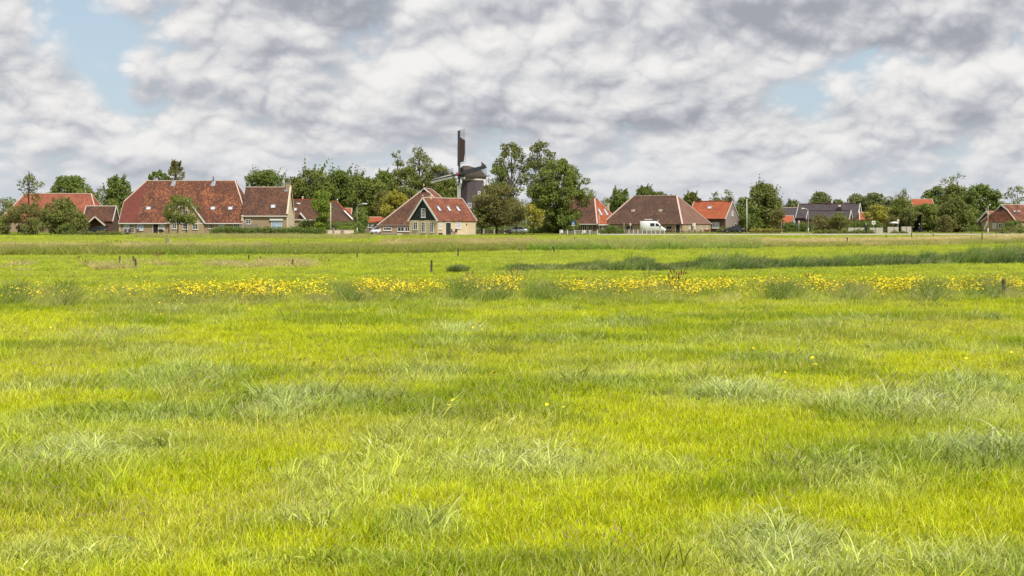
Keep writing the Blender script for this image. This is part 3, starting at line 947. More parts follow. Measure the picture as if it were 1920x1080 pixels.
MB().box(.4, .85, 4.1, 4.9, 1.35, 2.05).build('wall_box', M['white'], b9)
MB().tube([(.2, 13.9, .55), (.2, 10.9, .55)], .12, 6).build('orange_roll', M['orange'], b9)

# ---- orange roofed house with grey gable
D = 312.0; bz = zg(D)
b10 = thing('house', 'small house with a plain orange roof, dark front and greyish pink gable beside the flagpole', 'house', (PX(1360, D), D, bz), R(-32))
ze, zr = 3.15, 6.75
shell(b10, -9.0, 0, 0, 7.4, ze, zr, [(0, ze), (0, zr)], [(0, ze), (0, zr)], 'brick_dark', 'roof_orange', gable_m='brick_grey', oh=.35, gov=.1, gutter='black', ridge_m='roof_orange', vw=.16)
MB().box(.003, .10, .0, 7.4, -.4, ze).build('gable_wall', M['brick_grey'], b10)
chimney(b10, -.45, 3.7, zr - .4, zr + .85, .75, .6, 'brick_dark', False); chimney(b10, -7.9, 3.7, zr - .4, zr + .8, .6, .6, 'brick_dark', False)
skylight(b10, -4.7, 5.0, .95, .85, 0, 7.4, ze, zr, 'skylight', 'lead')
win(b10, -2.3, .85, 1.75, 1.3, 2, 1, pane='glass_pale'); win(b10, -6.2, .85, 1.2, 1.3, 2, 1)
win_r(b10, 3.9, 3.55, 1.0, 1.15, 2, 2, pane='glass_pale'); win_r(b10, 5.4, .6, 1.1, 1.35, 1, 1, x=.105)

# ---- long dark roofed house on the right
D = 375.0; bz = zg(D); cx = 1550
b11 = thing('farmhouse', 'long dark grey roofed house with white gable ends behind round willow bushes', 'farmhouse', (PX(cx, D), D, bz), R(-22))
ze, zr = PZ(408, D) - bz, PZ(383, D + 4.5) - bz
shell(b11, lx(1494), lx(1605), 0, 9, ze, zr, [(0, ze), (0, zr)], [(0, ze), (0, zr)], 'brick_dark', 'roof_grey', gable_m='white', oh=.3, gov=.25, gutter=None, ridge_m='roof_dull', vw=.5)
chimney(b11, lx(1549, 4), 4.5, zr - .2, zr + .85, 1.0, .7, 'brick_dark', False)
MB().box(lx(1605) + .003, lx(1605) + .12, .02, 8.98, -.3, ze).build('end_wall', M['white'], b11)
MB().box(lx(1570), lx(1575), 1.2, 2.6, PZ(393, D + 2) - bz, PZ(383, D + 2) - bz).build('dormer', M['roof_dull'], b11)
MB().box(lx(1570.5), lx(1575), 1.1, 1.195, PZ(388, D + 2) - bz, PZ(384, D + 2) - bz).build('dormer_front', M['white'], b11)
wze, wzr = PZ(411, D - 5) - bz, PZ(396, D - 3) - bz
shell(b11, lx(1521), lx(1597), -6, -.4, wze, wzr, [(0, wze), (0, wzr)], [(0, wze), (0, wzr)], 'brick_dark', 'roof_grey', oh=.2, gutter=None, ridge_m='roof_grey', vw=.45)

D = 385.0; bz = zg(D); cx = 1482
b12 = thing('house', 'dull grey roof half hidden between the tall flagpole tree and the long dark house', 'house', (PX(cx, D), D, bz))
ze, zr = PZ(408, D) - bz, PZ(390, D + 4) - bz
shell(b12, lx(1455), lx(1499), 0, 8, ze, zr, [(0, ze), (0, zr)], [(0, ze), (0, zr)], 'brick_dark', 'roof_grey', gutter=None, verge=None)
D = 345.0; bz = zg(D); cx = 1480
b13 = thing('shed', 'small shed with a bright orange roof, left of the long dark house', 'shed', (PX(cx, D), D, bz))
ze, zr = PZ(417, D) - bz, PZ(405.5, D + 2) - bz
shell(b13, lx(1460), lx(1489), 0, 4.6, ze, zr, [(0, ze), (0, zr)], [(0, ze), (0, zr)], 'brick_dark', 'roof_orange', gutter=None, vw=.35)
MB().box(lx(1486.5), lx(1490), -.4, .2, .4, PZ(412.5, D) - bz).build('blue_board', M['glass_blue'], b13)
D = 350.0; bz = zg(D); cx = 1622
b14 = thing('shed', 'small red roof among hedges right of the white gable', 'shed', (PX(cx, D), D, bz))
ze, zr = PZ(412, D) - bz, PZ(399, D + 2.5) - bz
shell(b14, lx(1612), lx(1634), 0, 5, ze, zr, [(0, ze), (.5, zr)], [(0, ze), (.5, zr)], 'brick_dark', 'roof_rust', gutter=None)
D = 400.0; bz = zg(D); cx = 1735
b15 = thing('house', 'orange roof ridge showing above the hedge right of the dark open shed', 'house', (PX(cx, D), D, bz))
ze, zr = PZ(395, D) - bz, PZ(374, D + 4) - bz
shell(b15, lx(1716), lx(1754), 0, 8, ze, zr, [(0, ze), (0, zr)], [(0, ze), (0, zr)], 'brick_dark', 'roof_orange', gutter=None)
D = 318.0; bz = zg(D); cx = 1717
b16 = thing('shed', 'dark open fronted wooden shed overgrown by hedges', 'shed', (PX(cx, D), D, bz))
s_ = MB(); w0, w1, hh = lx(1706), lx(1729), PZ(402, D) - bz
s_.box(w0, w0 + .15, 0, 4, -.2, hh); s_.box(w1 - .15, w1, 0, 4, -.2, hh); s_.box(w0 + .15, w1 - .15, 3.85, 4, -.2, hh)
s_.build('wall', M['wood'], b16)
MB().slab([(w0 - .2, -.3, hh + .05), (w1 + .2, -.3, hh + .05), (w1 + .2, 4.2, hh + .5), (w0 - .2, 4.2, hh + .5)], .15).build('roof', M['wood'], b16)

# ---- farmhouse at the right edge
D = 318.0; bz = zg(D)
b17 = thing('farmhouse', 'red tiled farmhouse with a white edged black gablet at the far right edge', 'farmhouse', (PX(1905, D), D, bz), R(36))
ze, zr = 2.3, 6.05
shell(b17, 0, 15, 0, 9.0, ze, zr, [(0, ze), (1.2, zr - 1.0), (1.2, zr)], [(0, ze), (0, zr)], 'brick_brown', 'roof_red', gable_m='black', oh=.25, gutter=None, vw=.28)
for yy in (5.6, 4.0, 2.4): win_l(b17, yy, .8, .95, 1.15, 2, 2, pane='glass_pale' if yy > 5 else 'glass')
MB().bar((-.1, 8.2, .5), (-.1, 7.4, 2.3), .3, .3).build('wall_board', M['white'], b17)
for xx in (3.2, 4.8): skylight(b17, xx, 4.3, .8, .5, 0, 9, ze, zr)
D = 332.0; bz = zg(D); cx = 1856
b18 = thing('house', 'small gabled roof end with a white verge poking out left of the far right farmhouse', 'house', (PX(1866, D), D, bz), R(20))
ze, zr = 2.4, 4.6
shell(b18, 0, 8, 0, 6, ze, zr, [(0, ze), (0, zr)], [(0, ze), (0, zr)], 'brick_dark', 'roof_rust', gutter=None, vw=.4)
finial(b18, -.2, 3, zr, 1.0)

# ---- windmill
D = 300.0; bz = zg(D)
mill = thing('windmill', 'tall dark thatched smock mill with four sails rising behind the cottage', 'windmill', (PX(885.5, D), D, bz))
zt = PZ(338, D) - bz
def octo(r, z, n=8): return [(r * math.cos(R(22.5 + 45 * k)), r * math.sin(R(22.5 + 45 * k)), z) for k in range(n)]
MB().loft([octo(4.1, -.3), octo(3.35, 4.6), octo(2.70, 8.0), octo(2.25, zt)]).build('tower', M['thatch_mill'], mill)
ax = Vector((-math.sin(R(51)), -math.cos(R(51)), 0)); sd = Vector((-ax.y, ax.x, 0))   # windshaft direction, sideways
MB().loft([octo(2.42, zt - .05, 8), octo(2.42, zt + .28, 8)]).build('curb_ring', M['offwhite'], mill)
# cap: boat shaped hood, high at the front, falling to the rear
rings = []
for t, w_, h_ in ((2.9, 1.25, 2.25), (2.3, 1.75, 2.75), (1.0, 2.2, 2.75), (-.6, 2.2, 2.45), (-1.9, 1.75, 1.95), (-2.9, 1.0, 1.35)):
    c0 = ax * t
    prof = [(-1, 0), (-.98, .35), (-.78, .70), (-.40, .93), (0, 1.0), (.40, .93), (.78, .70), (.98, .35), (1, 0)]
    rings.append([c0 + sd * (p * w_) + Vector((0, 0, zt + .29 + q * h_)) for p, q in prof])
capo = MB().loft(rings, 0, True, True).build('cap', M['thatch_cap'], mill)
MB().bar(ax * 2.98 + Vector((0, 0, zt + .4)) - sd * 1.3, ax * 2.98 + Vector((0, 0, zt + .4)) + sd * 1.3, .18, .35).build('front_beam', M['white'], capo)
MB().bar(ax * -2.95 + Vector((0, 0, zt + .55)) - sd * 1.1, ax * -2.95 + Vector((0, 0, zt + .55)) + sd * 1.1, .2, .35).build('rear_beam', M['white'], capo)
hub = ax * 3.55 + Vector((0, 0, PZ(327, D - 2.5) - bz))
tilt = R(6)
n_ = (ax * math.cos(tilt) + Vector((0, 0, math.sin(tilt)))).normalized()
u_ = Vector((0, 0, 1)) - n_ * n_.z; u_.normalize(); s_ = n_.cross(u_).normalized()      # in the sail plane: up, sideways
MB().tube([ax * 1.0 + Vector((0, 0, hub.z - .3)), hub + n_ * .25], [.45, .38], 10).build('windshaft', M['dark'], mill)
MB().tube([hub + n_ * .25, hub + n_ * .55], [.42, .30], 10).build('shaft_head', M['redpaint'], mill)
rot0 = R(7.3)
for k in range(4):
    a = rot0 + k * math.pi / 2
    rd = (u_ * math.cos(a) + s_ * math.sin(a)).normalized(); ld = -n_.cross(rd).normalized()
    off = n_ * (.14 if k % 2 else -.14)
    Ln = 9.6 if k == 0 else (9.3 if k in (1, 3) else 5.6)
    sp_ = MB(); sp_.bar(hub + off, hub + off + rd * (9.5), .36, .34, n_, 0, .22, .20)
    so = sp_.build('sail', M['spar'], mill)
    # leading board
    MB().bar(hub + off - ld * .30 + rd * 1.9 + n_ * .1, hub + off - ld * .30 + rd * 9.4 + n_ * .1, .42, .08, n_).build('leading_board', M['spar'] if k in (0, 3) else M['white'], so)
    lt = MB()
    for i in range(19):
        r_ = 2.2 + i * .4
        lt.bar(hub + off + rd * r_, hub + off + rd * r_ + ld * 1.65 - n_ * (.25 if i < 8 else .12), .05, .05, n_)
    for j in (.55, 1.1, 1.65): lt.bar(hub + off + rd * 2.2 + ld * j - n_ * .2 * j, hub + off + rd * 9.4 + ld * j - n_ * .08 * j, .05, .05, n_)
    lt.build('lattice', M['greywood'] if k in (0, 3) else M['spar'], so)
    cl_ = MB()
    if k == 0:
        b_ = hub + off + n_ * .06
        cl_.slab([b_ + rd * 2.5 + ld * .05, b_ + rd * 2.5 + ld * 1.55, b_ + rd * 4.2 + ld * 1.9, b_ + rd * 7.0 + ld * 1.9, b_ + rd * 8.0 + ld * .2, b_ + rd * 8.1 + ld * .05], .03)
        cl_.build('sailcloth', M['sailcloth'], so)
    else:
        b_ = hub + off + n_ * .12 + ld * .22
        cl_.tube([b_ + rd * 2.3, b_ + rd * 5.5, b_ + rd * 9.0], [.10, .14, .08], 6)
        cl_.build('furled_cloth', M['white'] if k in (1, 2) else M['spar'], so)
for (px_, py_) in ((897.5, 364), (880.5, 386)):
    zz = PZ(py_ + 4, D - 2.5) - bz; ww = .75
    rr = 2.25 + (zt - zz) * .128
    fx = PX(px_, D - rr * .9) - PX(885.5, D)
    fy = -rr * .9239 + (.0 if abs(fx) < rr * .38 else (abs(fx) - rr * .38) * 1.0)
    ang = 0 if abs(fx) < rr * .38 else R(45)
    framed(mill, (fx, fy - .10, zz), (math.cos(ang), math.sin(ang), 0), (0, 0, 1), (math.sin(ang), -math.cos(ang), 0), ww, 1.05, 2, 2, 'white', 'glass', 'window', .12, .2)
# tail poles running down from the rear of the cap
tb = -ax
base = tb * 6.3
for s in (-1, 0, 1):
    MB().bar(tb * 2.6 + sd * (s * 2.2) + Vector((0, 0, zt + .5)), base + sd * s * .35 + Vector((0, 0, 1.2)), .22, .22).build('tail_pole', M['white'], mill)
MB().bar(tb * 2.75 - sd * 2.6 + Vector((0, 0, zt + .9)), tb * 2.75 + sd * 2.6 + Vector((0, 0, zt + .9)), .2, .2).build('tail_beam', M['greywood'], mill)
MB().bar(tb * 3.6 + sd * .2 + Vector((0, 0, zt - 2.5)), tb * 3.6 + sd * .2 + Vector((0, 0, zt + 1.6)), .12, .12).build('tail_upright', M['greywood'], mill)

fl = thing('flag', 'small dark flag blowing on a thin pole above the windmill cap', 'flag', (PX(902.5, D + 1), D + 1, bz + zt + 2.0))
MB().tube([(0, 0, -.6), (0, 0, 2.1)], .035, 6).build('flagpole', M['greywood'], fl)
fm = MB()
for i in range(5):
    a0, a1 = i / 5, (i + 1) / 5
    fm.slab([(a0 * .95, .12 * math.sin(a0 * 5), 1.05 - a0 * .35), (a1 * .95, .12 * math.sin(a1 * 5), 1.05 - a1 * .35), (a1 * .95, .12 * math.sin(a1 * 5), 2.05 - a1 * .95), (a0 * .95, .12 * math.sin(a0 * 5), 2.05 - a0 * .95)], .02)
fm.build('flag_cloth', M['sailcloth'], fl)


# ------------------------------------------------------------------ trees, bushes and hedges
LEAF = np.array([(-0.5, 0.0), (0.0, -0.34), (0.5, 0.0), (0.0, 0.34)], np.float32)


def leaf_cloud(rg, cen, rad, n, size, flat=0.75, up=0.35, wind=0.0):
    """n leaf sprays spread over balls (cen, rad): returns verts and quads"""
    k = len(cen)
    w = rad ** 2; w = w / w.sum()
    idx = rg.choice(k, n, p=w)
    d = rg.normal(size=(n, 3)); d /= np.linalg.norm(d, axis=1)[:, None]
    r = rad[idx] * rg.uniform(0.25, 1.0, n) ** 0.45 * rg.uniform(0.85, 1.15, n)
    p = cen[idx] + d * r[:, None] * np.array([1, 1, flat])
    nr = d * 0.7 + rg.normal(size=(n, 3)) * 0.75 + np.array([0, 0, up])
    nr /= np.linalg.norm(nr, axis=1)[:, None]
    t = rg.normal(size=(n, 3)) + d * 0.5 + np.array([wind, 0, -0.1])
    t -= nr * (t * nr).sum(1)[:, None]; t /= np.linalg.norm(t, axis=1)[:, None]
    b = np.cross(nr, t)
    s = size * rg.uniform(0.6, 1.45, n)
    V = p[:, None, :] + (t[:, None, :] * LEAF[None, :, 0:1] + b[:, None, :] * LEAF[None, :, 1:2]) * s[:, None, None]
    # fold the leaf a little so it never is a dead flat card
    V[:, 1] += nr * (s * 0.10)[:, None]; V[:, 3] += nr * (s * 0.10)[:, None]
    return V.reshape(-1, 3), np.arange(n * 4).reshape(-1, 4)


def limb_mesh(lines):
    V, Q = [], []
    n = 6
    for pts, rr in lines:
        b0 = len(V)
        for i, p in enumerate(pts):
            d = np.array(pts[min(i + 1, len(pts) - 1)]) - np.array(pts[max(i - 1, 0)])
            d = d / (np.linalg.norm(d) + 1e-9)
            a = np.cross(d, (0.31, 0.2, 0.93) if abs(d[2]) < .9 else (1, .1, 0)); a /= np.linalg.norm(a); b = np.cross(d, a)
            for k in range(n):
                V.append(np.array(p) + (a * math.cos(2 * math.pi * k / n) + b * math.sin(2 * math.pi * k / n)) * rr[i])
        for i in range(len(pts) - 1):
            for k in range(n):
                Q.append((b0 + i * n + k, b0 + i * n + (k + 1) % n, b0 + (i + 1) * n + (k + 1) % n, b0 + (i + 1) * n + k))
    return np.array(V), np.array(Q)


TREE_N = [0]


def crown_shape(style, t):
    """half width of the crown (0..1) at height t (0 bottom .. 1 top)"""
    if style == 'round': return math.sqrt(max(0, 1 - (2 * t - 1) ** 2)) ** 0.8
    if style == 'dome': return (1 - max(0, (t - 0.35) / 0.65) ** 2.2) ** 0.6 * min(1, 0.55 + t * 1.3)
    if style == 'egg': return (1 - max(0, (t - 0.42) / 0.58) ** 2.4) ** 0.55 * min(1, 0.55 + 1.1 * t)
    if style == 'column': return min(1, 0.5 + 2 * t) * (1 - max(0, (t - 0.5) / 0.5) ** 2) ** 0.5
    if style == 'cone': return max(0.06, 1 - t) * 0.95 + 0.05
    if style == 'vase': return min(1, 0.25 + 1.1 * t) * (1 - max(0, (t - 0.7) / 0.3) ** 2.5) ** 0.5
    if style == 'spread': return (1 - max(0, (t - 0.45) / 0.55) ** 2) ** 0.5 * (0.7 + 0.3 * min(1, t * 3))
    return 1.0


def tree(name, label, cx, top, wpx, bot, D, leaf, style='round', dens=1.0, size=0.34, clumps=None, spiky=0.0, base=None, lean=0.0,
         bark='bark', cat='tree', group=None, trunks=1, depth=None, seed=None, cr=1.0, bare=0.0):
    """cx, top, wpx, bot: crown centre, top, width and bottom in pixels of the photograph at distance D"""
    TREE_N[0] += 1
    rg = np.random.default_rng(1000 + TREE_N[0] * 17 if seed is None else seed)
    s = F / D
    bz = zg(D)
    t = thing(name, label, cat, (PX(cx, D), D, bz), 0, group)
    zt, zb = PZ(top, D) - bz, max(0.0, PZ(bot, D) - bz)
    hw = wpx / s / 2; hd = depth or hw
    ch = zt - zb
    # clump centres inside the crown envelope
    vol = ch * hw * hd
    K = clumps or int(np.clip(10 + vol * 0.16, 12, 70))
    cen, rad = [], []
    tries = 0
    cr0 = (0.24 + 1.05 / K ** 0.5) * min(hw, ch / 2, 4.5) * cr
    off = lean * ch
    while len(cen) < K and tries < 6000:
        tries += 1
        tt = rg.uniform(0.0, 1.0); a = rg.uniform(0, 2 * math.pi); q = rg.uniform(0, 1) ** 0.5
        e = crown_shape(style, tt) * (0.86 + 0.28 * vnoise(np.array([a * 1.3 + TREE_N[0] * 9.1]), np.array([tt * 3.0]), TREE_N[0])[0])
        q = 0.35 + 0.65 * q
        r = cr0 * rg.uniform(0.65, 1.25)
        x, y = math.cos(a) * q * max(0.02, (hw * e - r * .75)), math.sin(a) * q * max(0.02, (hd * e - r * .75))
        z = zb + min(max(tt * ch, r * .55), ch - r * .70)
        c = np.array((x + off * tt, y, z))
        if any(np.linalg.norm(c - o) < 0.62 * (r + ro) * 0.85 for o, ro in zip(cen, rad)) and rg.uniform() < 0.85: continue
        cen.append(c); rad.append(r)
    cen, rad = np.array(cen), np.array(rad)
    area = (rad ** 2).sum()
    size = size * 1.15
    n = int(np.clip(area * 120 * dens * (0.34 / size) ** 2, 400, 22000))
    V, Q = leaf_cloud(rg, cen, rad, n, size, 0.78)
    if spiky:
        # feathery shoots standing out of the top
        m = int(10 + spiky * 26)
        sc, sr = [], []
        for _ in range(m):
            tt = rg.uniform(0.5, 1.0); a = rg.uniform(0, 2 * math.pi)
            e = crown_shape(style, min(tt, .92)); L = rg.uniform(0.6, 1.6) * spiky * min(2.2, ch * .22)
            b0 = np.array((math.cos(a) * hw * e * .75 + off * tt, math.sin(a) * hd * e * .75, zb + tt * ch - .3))
            dr = np.array((math.cos(a) * .35 + .25, math.sin(a) * .35, 1.0)); dr /= np.linalg.norm(dr)
            for j in range(5): sc.append(b0 + dr * L * j / 4); sr.append(0.34 * (1 - j / 6))
        sc, sr = np.array(sc), np.array(sr)
        V2, Q2 = leaf_cloud(rg, sc, sr, m * 45, size * .9, 1.2)
        Q = np.concatenate([Q, Q2 + len(V)]); V = np.concatenate([V, V2])
    np_mesh('crown', V, Q, M[leaf], t)
    # trunk and limbs
    lines = []
    rt = max(0.07, 0.019 * zt) * (0.8 if trunks > 1 else 1)
    for k in range(trunks):
        sx = (k - (trunks - 1) / 2) * hw * 0.42
        pts = []
        for i in range(6):
            f = i / 5
            pts.append(np.array((sx * (1 - f * .3) + off * max(0, (f * zt * .8 - zb) / max(ch, .1)) + rg.normal() * .05 * zt * .1, rg.normal() * .03, -.2 + f * (zb + ch * .72))))
        lines.append((pts, [rt * (1.25 if i == 0 else 1 - .13 * i) for i in range(6)]))
        order = np.argsort(-rad)[:max(6, int(len(cen) * .55) // trunks)]
        for j in order:
            c = cen[j]
            zz = max(zb * .8 + .05 * ch, c[2] - abs(c[0]) * .9 - .25 * ch)
            f = min(.92, max(.15, zz / (zb + ch * .72)))
            i0 = min(4, int(f * 5)); g_ = f * 5 - i0
            st = pts[i0] * (1 - g_) + pts[i0 + 1] * g_
            md = st * .5 + c * .5 + np.array((0, 0, .05 * ch)) + rg.normal(size=3) * .06 * hw
            r0 = rt * .5 * (1 - .5 * f)
            lines.append(([st, md, c], [r0, r0 * .6, r0 * .25]))
            if bare:
                for _ in range(int(4 * bare)):
                    dv = rg.normal(size=3); dv[2] = abs(dv[2]) + .6; dv /= np.linalg.norm(dv)
                    lines.append(([c, c + dv * rad[j] * .9, c + dv * rad[j] * 1.5 + rg.normal(size=3) * .1], [.045, .03, .012]))
    V, Q = limb_mesh(lines)
    np_mesh('trunk', V, Q, M[bark], t, smooth=True)
    return t


def hedge(name, label, x0, x1, top, bot, D, leaf, depth=1.6, size=0.20, dens=1.0, cat='hedge', wob=0.16, group=None, taper=0.3):
    """a clipped or wild hedge between pixels x0..x1: a lumpy body of leaves with woody stems inside"""
    TREE_N[0] += 1
    rg = np.random.default_rng(5000 + TREE_N[0])
    bz = zg(D); cx = (x0 + x1) / 2
    w = (x1 - x0) / F * D; h = PZ(top, D) - bz
    t = thing(name, label, cat, (PX(cx, D), D, bz), 0, group)
    r = min(h, depth) * 0.34
    nx = max(2, int(w / (r * 1.1)))
    cen, rad = [], []
    for i in range(nx + 1):
        xx = -w / 2 + r * .7 + (w - 1.4 * r) * i / max(nx, 1)
        edge = min(1, min(i, nx - i) / max(1, nx * taper * .5) + (1 - taper))
        hh = h * edge * (1 + wob * rg.uniform(-1, .45))
        nz = max(1, int(hh / (r * 1.0)))
        for j in range(nz + 1):
            for yy in np.linspace(-depth / 2 + r * .6, depth / 2 - r * .6, 3 if depth > 1.2 else 2):
                zz = r * .5 + max(0, hh - r * 1.45) * j / max(nz, 1)
                cen.append((xx + rg.normal() * r * .2, yy * (1 - .25 * j / max(nz, 1)) + rg.normal() * r * .15, zz)); rad.append(r * rg.uniform(.85, 1.2))
    cen, rad = np.array(cen), np.array(rad)
    n = int(np.clip((w * depth + 2 * w * h) * 130 * dens * (0.2 / size) ** 2, 300, 24000))
    V, Q = leaf_cloud(rg, cen, rad, n, size, .95)
    V[:, 2] = np.maximum(V[:, 2], 0.0)
    np_mesh('foliage', V, Q, M[leaf], t)
    lines = []
    for i in range(max(3, int(w / .8))):
        xx = -w / 2 + w * (i + .5) / max(3, int(w / .8))
        lines.append(([np.array((xx, 0, -.1)), np.array((xx + .1, .1, h * .4)), np.array((xx - .05, -.1, h * .75))], [.06, .045, .02]))
    V, Q = limb_mesh(lines)
    np_mesh('stems', V, Q, M['bark'], t)
    return t


T = tree
GB = 'trees behind the village houses'
# -- left edge thicket
T('tree', 'open crowned dark tree standing above the scrub at the far left', 54, 326, 62, 392, 266, 'lf_olive', 'spread', .55, .30, 16, 0, cr=.62, bare=1)
T('tree', 'feathery little tree at the left edge of the picture', 6, 372, 50, 420, 280, 'lf_olive', 'spread', .6, .3, 12, cr=.7)
T('bush', 'tall greyish willow scrub under the open crowned tree at the far left', 52, 382, 92, 437, 262, 'lf_brown', 'dome', .9, .26, cat='bush', trunks=3, spiky=.4)
T('bush', 'olive scrub in front of the orange barn roof', 112, 371, 84, 437, 262, 'lf_olive', 'dome', 1.0, .26, cat='bush', trunks=3, spiky=.5)
T('bush', 'thin scrub beside the small brown shed', 147, 396, 44, 440, 261, 'lf_olive', 'dome', .8, .24, cat='bush', trunks=2, spiky=.4)
T('bush', 'low willow bush with two dark stems in front of the scrub', 62, 408, 48, 443, 254, 'lf_olive', 'round', .9, .24, cat='bush', trunks=2)
T('bush', 'dark green rounded bush left of the small brown shed', 127, 418, 38, 448, 252, 'lf_dark', 'round', 1.4, .22, cat='bush', trunks=2)
T('bush', 'low bright green bush at the foot of the willow scrub', 38, 439, 30, 450, 250, 'lf_mid', 'dome', 1.3, .18, cat='bush', trunks=2)
T('bush', 'pale low scrub at the far left edge', 4, 405, 44, 441, 262, 'lf_mid', 'dome', .9, .24, cat='bush', trunks=2)
hedge('undergrowth', 'weedy dark undergrowth in front of the small brown shed', 140, 232, 433, 446, 254, 'lf_olive', 1.4, .18, .9, 'bush', .45)
T('tree', 'broad dark domed tree rising behind the orange barn', 132, 329, 90, 395, 350, 'lf_dark', 'dome', 1.0, .38, group=GB)
T('tree', 'yellowish tree between the orange barn and the brown shed', 160, 352, 60, 400, 342, 'lf_mid', 'dome', 1.0, .36, group=GB)
T('tree', 'dark leafy tree left of the long farmhouse roof', 219, 332, 66, 405, 338, 'lf_dark', 'round', .9, .38, spiky=.5, group=GB)
T('tree', 'pale green bush like tree touching the left end of the farmhouse', 207, 372, 50, 436, 300, 'lf_mid', 'dome', 1.0, .32, group=GB)
T('tree', 'low dark treetop showing above the middle of the farmhouse ridge', 297, 322, 50, 350, 345, 'lf_dark', 'dome', .8, .36, spiky=.7, group=GB)
T('tree', 'slim brownish treetop standing tallest above the farmhouse ridge', 330, 302, 34, 360, 350, 'lf_brown', 'column', .75, .32, spiky=.5, bark='barkgrey', group=GB)
T('tree', 'leaning two stemmed tree in front of the farmhouse gable', 341, 366, 78, 420, 262, 'lf_mid', 'spread', .95, .24, 26, trunks=2, lean=-.10, cr=.85)
# -- behind annex
T('tree', 'feathery topped tree just right of the farmhouse annex ridge', 497, 319, 76, 400, 352, 'lf_dark', 'vase', .7, .38, spiky=1.0, group=GB)
T('tree', 'brownish green tree behind the annex chimney', 552, 332, 60, 410, 348, 'lf_olive', 'egg', .8, .38, spiky=.7, group=GB)
T('tree', 'big green tree with upright feathery shoots behind the fresh green tree', 588, 317, 96, 415, 350, 'lf_mid', 'dome', 1.0, .38, spiky=1.2, group=GB)
T('tree', 'dark tree with a feathery top right of the big feathery one', 638, 319, 76, 415, 356, 'lf_dark', 'dome', .9, .38, spiky=1.2, group=GB)
T('tree', 'thin topped tree between two denser ones above the street lamp', 668, 326, 50, 400, 360, 'lf_olive', 'egg', .6, .36, spiky=1.0, group=GB)
T('tree', 'round soft green tree behind the street lamp', 690, 333, 82, 418, 318, 'lf_mid', 'round', 1.1, .34, spiky=.3, group=GB)
T('tree', 'small fresh light green tree beside the white pole', 602, 356, 46, 428, 280, 'lf_bright', 'egg', 1.2, .26, spiky=.3)
T('conifer', 'dark pointed evergreen right below the street lamp head', 676, 388, 40, 434, 286, 'lf_dark', 'egg', 1.4, .24)
T('tree', 'yellow green tree left of the hipped barn roof', 740, 357, 74, 420, 300, 'lf_yellow', 'dome', 1.0, .32)
T('tree', 'brownish tree squeezed between the round green tree and the yellow green one', 716, 356, 40, 424, 312, 'lf_brown', 'round', .9, .32, group=GB)
# -- mill trees
T('poplar', 'thin tall treetop at the left of the loose poplar pair behind the barn', 746, 278, 30, 345, 365, 'lf_olive', 'egg', .8, .36, 12, cr=.9, bark='barkgrey', bare=1)
T('poplar', 'loose airy poplar crown rising highest behind the hipped barn', 787, 274, 60, 350, 362, 'lf_olive', 'dome', .75, .36, 26, cr=.72, bark='barkgrey', bare=1)
T('tree', 'wide dull green tree behind the hipped barn, below the airy poplar', 760, 314, 104, 415, 352, 'lf_olive', 'dome', 1.1, .38, group=GB)
T('tree', 'dark green tree left of the hipped barn gablet', 722, 322, 62, 400, 358, 'lf_dark', 'dome', .95, .38, spiky=.5, group=GB)
T('tree', 'olive tree mass left of the mill sails', 824, 307, 84, 420, 350, 'lf_olive', 'dome', 1.1, .38, spiky=.4, group=GB)
T('tree', 'green tree in the gap between the cottage roof and the mill tower', 845, 330, 66, 420, 342, 'lf_mid', 'egg', 1.0, .36, group=GB)
# -- right of the mill
T('tree', 'brownish olive round tree just right of the mill tower', 932, 347, 98, 424, 268, 'lf_brown', 'round', 1.05, .26, 40, spiky=.2)
T('tree', 'small dark green tree with its stem right of the cottage wall', 903, 385, 46, 427, 266, 'lf_olive', 'round', 1.0, .26)
T('tree', 'slender young tree with brown tinted leaves in front of the silver car', 968, 377, 44, 424, 257, 'lf_brown', 'round', .8, .24)
T('tree', 'pale green young tree between the silver car and the broad tree', 1000, 382, 50, 424, 262, 'lf_yellow', 'round', .85, .25)
T('poplar', 'loose airy poplar right of the mill, left one of the tallest pair', 958, 266, 84, 385, 345, 'lf_olive', 'egg', .95, .36, 70, cr=.66, bark='barkgrey', bare=1)
T('poplar', 'loose airy poplar right of the mill, right one of the tallest pair', 1014, 265, 74, 390, 348, 'lf_olive', 'egg', .95, .36, 62, cr=.66, bark='barkgrey', bare=1)
T('poplar', 'lower airy poplar with dark leaves right beside the mill cap', 932, 309, 44, 400, 340, 'lf_dark', 'egg', .8, .36, 20, cr=.8, bark='barkgrey')
T('tree', 'broad dense dark green tree, the largest crown in the village', 1047, 298, 132, 428, 284, 'lf_mid', 'dome', 1.25, .32, 80, depth=6.5, cr=.88)
T('bush', 'dark bush growing under the broad dense tree', 1057, 398, 60, 437, 281, 'lf_dark', 'dome', 1.2, .26, cat='bush', trunks=2)
hedge('undergrowth', 'dark shrubs behind the slatted fence under the broad tree', 890, 1050, 424, 437, 283, 'lf_dark', 1.5, .22, .9, 'bush', .4)
